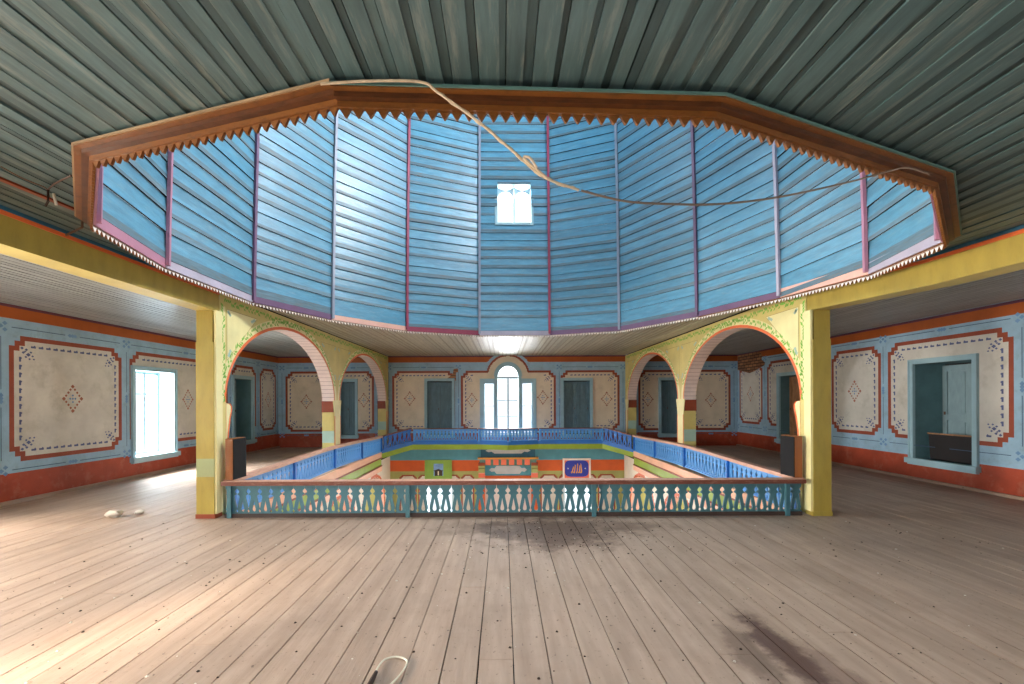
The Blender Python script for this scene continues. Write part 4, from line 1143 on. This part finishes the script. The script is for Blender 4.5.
# wire hook on the ceiling left of the cornice
zc = CZ-.004
def onc(x, y): 
    Y = 1.556*460/(400.5-y-.0043*(x-502.6)); return Vector(((x-502.6)/460*Y, Y, CZ-.008))
mb = MB(); mb.tube(smooth([onc(2, 166), onc(24, 178), onc(44, 186), onc(49, 190)]), .004, 'cable', 6); mb.tube(smooth([onc(49, 189), onc(56, 183), onc(72, 175)]), .006, 'metal', 6)
p = onc(49, 189); mb.tube([p, p-Vector((.0, 0, .05)), p-Vector((-.01, 0.01, .09)), p-Vector((.02, .0, .12))], .008, 'speck', 6)
mb.tube([p+Vector((.02, .02, -.02)), p+Vector((.03, .03, -.1))], .010, 'white_wire', 6)
tag(mb.build('wire_hook'), 'dark wire hook with cut wires on the ceiling left of the cornice', 'wire')
mb = MB(); a = onc(67, 229); b = onc(83, 221)+Vector((0, 0, -.02)); mb.tube([a-Vector((0, 0, .05)), b-Vector((0, 0, .03))], .009, 'metal', 6); mb.tube([b-Vector((0, 0, .03)), b+Vector((0.0, 0, .02))], .009, 'metal', 6)
tag(mb.build('iron_peg'), 'short dark iron peg sticking out by the left cornice corner', 'peg')
# plain dark strip along the left ceiling
mb = MB(); a, b = onc(-20, 170), onc(76, 209.5); d = Vector((0.02, 0, 0))
mb.hexa([a-d-Vector((0, 0, .005)), a+d-Vector((0, 0, .005)), b+d-Vector((0, 0, .005)), b-d-Vector((0, 0, .005)), a-d+Vector((0, 0, .01)), a+d+Vector((0, 0, .01)), b+d+Vector((0, 0, .01)), b-d+Vector((0, 0, .01))], 'capital')
tag(mb.build('trim_5', None, True), 'thin brown strip along the ceiling boards', kind='structure')
# wire loop on the floor
def onf(x, y, z=.008):
    Y = (1.6-z)*460/(y-400.5+.0043*(x-502.6)); return Vector(((x-502.6)/460*Y, Y, z))
mb = MB(); mb.tube(smooth([onf(374, 674), onf(377, 667), onf(383, 660), onf(393, 657), onf(402, 658), onf(406, 662), onf(403, 669), onf(397, 677), onf(389, 685), onf(380, 695)]), .006, 'white_wire', 6)
mb.tube([onf(375, 672, .01), onf(371, 680, .012), onf(366, 688, .012)], [.011, .016, .012], 'speck', 8)
tag(mb.build('wire_loop'), 'white wire loop lying on the floor boards at the bottom edge', 'wire')
# crumpled paper by the left pillar
def crumple(name, p, r, lab):
    bm = bmesh.new(); bmesh.ops.create_icosphere(bm, subdivisions=2, radius=r); rn = random.Random(hash(name) % 99+3)
    for v in bm.verts: v.co *= rn.uniform(.65, 1.15); v.co.z = max(-r*.45, v.co.z*.55)
    me = bpy.data.meshes.new(name); bm.to_mesh(me); bm.free(); me.materials.append(M['paper'])
    o = bpy.data.objects.new(name, me); C.objects.link(o); o.location = p+Vector((0, 0, r*.45)); tag(o, lab, 'paper')
crumple('crumpled_paper', onf(114, 517, 0), .11, 'crumpled pale paper on the floor left of the left pillar')
crumple('paper_scrap', onf(139, 514, 0), .06, 'small paper scrap beside the crumpled paper')
# crumbs of fallen plaster and droppings
mb = MB(); rn = random.Random(11)
for k in range(900):
    if k < 350: x, y = rn.gauss(0.7, .9), rn.uniform(4.8, 6.2)
    else: x, y = rn.uniform(-4.5, 5.5), 2.3+3.8*rn.random()
    s = rn.choice((.003, .004, .005, .006, .007, .009, .012))
    a = rn.uniform(0, PI)
    c_, s_ = math.cos(a)*s, math.sin(a)*s
    mb.hexa([(x-c_, y-s_, 0), (x+s_, y-c_, 0), (x+c_, y+s_, 0), (x-s_, y+c_, 0), (x-c_*.5, y-s_*.5, s*.6), (x+s_*.5, y-c_*.5, s*.5), (x+c_*.5, y+s_*.5, s*.6), (x-s_*.5, y+c_*.5, s*.5)], 'speck' if rn.random() < .85 else 'paper')
tag(mb.build('floor_crumbs'), 'dark crumbs of dirt scattered over the front floor boards', 'debris', kind='stuff')

# ------------------------------------------------------------------ light and camera
w = bpy.data.worlds.new('World'); bpy.context.scene.world = w; w.use_nodes = True
w.node_tree.nodes['Background'].inputs[0].default_value = (0.80, 0.90, 1.0, 1); w.node_tree.nodes['Background'].inputs[1].default_value = 1.0
# low warm sun shining through the near left corner window on to the front boards
def spot(name, loc, tgt, power, size, col, blend=.6, rad=.25):
    l = bpy.data.lights.new(name, 'SPOT'); l.energy = power; l.spot_size = size; l.spot_blend = blend; l.color = col; l.shadow_soft_size = rad
    o = bpy.data.objects.new(name, l); C.objects.link(o); o.location = loc
    o.rotation_euler = (Vector(tgt)-Vector(loc)).to_track_quat('-Z', 'Y').to_euler(); return o
spot('sunlight', (-8.75, -8.0, 3.3), (-3.05, 3.1, 0.0), 105000, math.radians(7.2), (1.0, .87, .70), 1.0, .75)

cam = bpy.data.cameras.new('camera'); co = bpy.data.objects.new('camera', cam); C.objects.link(co)
cam.sensor_width = 36; cam.lens = 36*460/1024; cam.shift_x = (512-502.6)/1024; cam.shift_y = (400.5-342)/1024; cam.clip_start = .05
co.matrix_world = Matrix.Translation((0, 0, 1.6)) @ Matrix.Rotation(PI/2, 4, 'X') @ Matrix.Rotation(-.0043, 4, 'Z')
sc = bpy.context.scene; sc.camera = co
sc.view_settings.view_transform = 'Standard'; sc.view_settings.look = 'None'; sc.view_settings.gamma = 1; sc.view_settings.use_curve_mapping = False
sc.view_settings.exposure = 0.72
sc.cycles.max_bounces = 12; sc.cycles.diffuse_bounces = 8; sc.cycles.glossy_bounces = 4; sc.cycles.transparent_max_bounces = 8
sc.cycles.use_denoising = True; sc.cycles.sample_clamp_indirect = 6
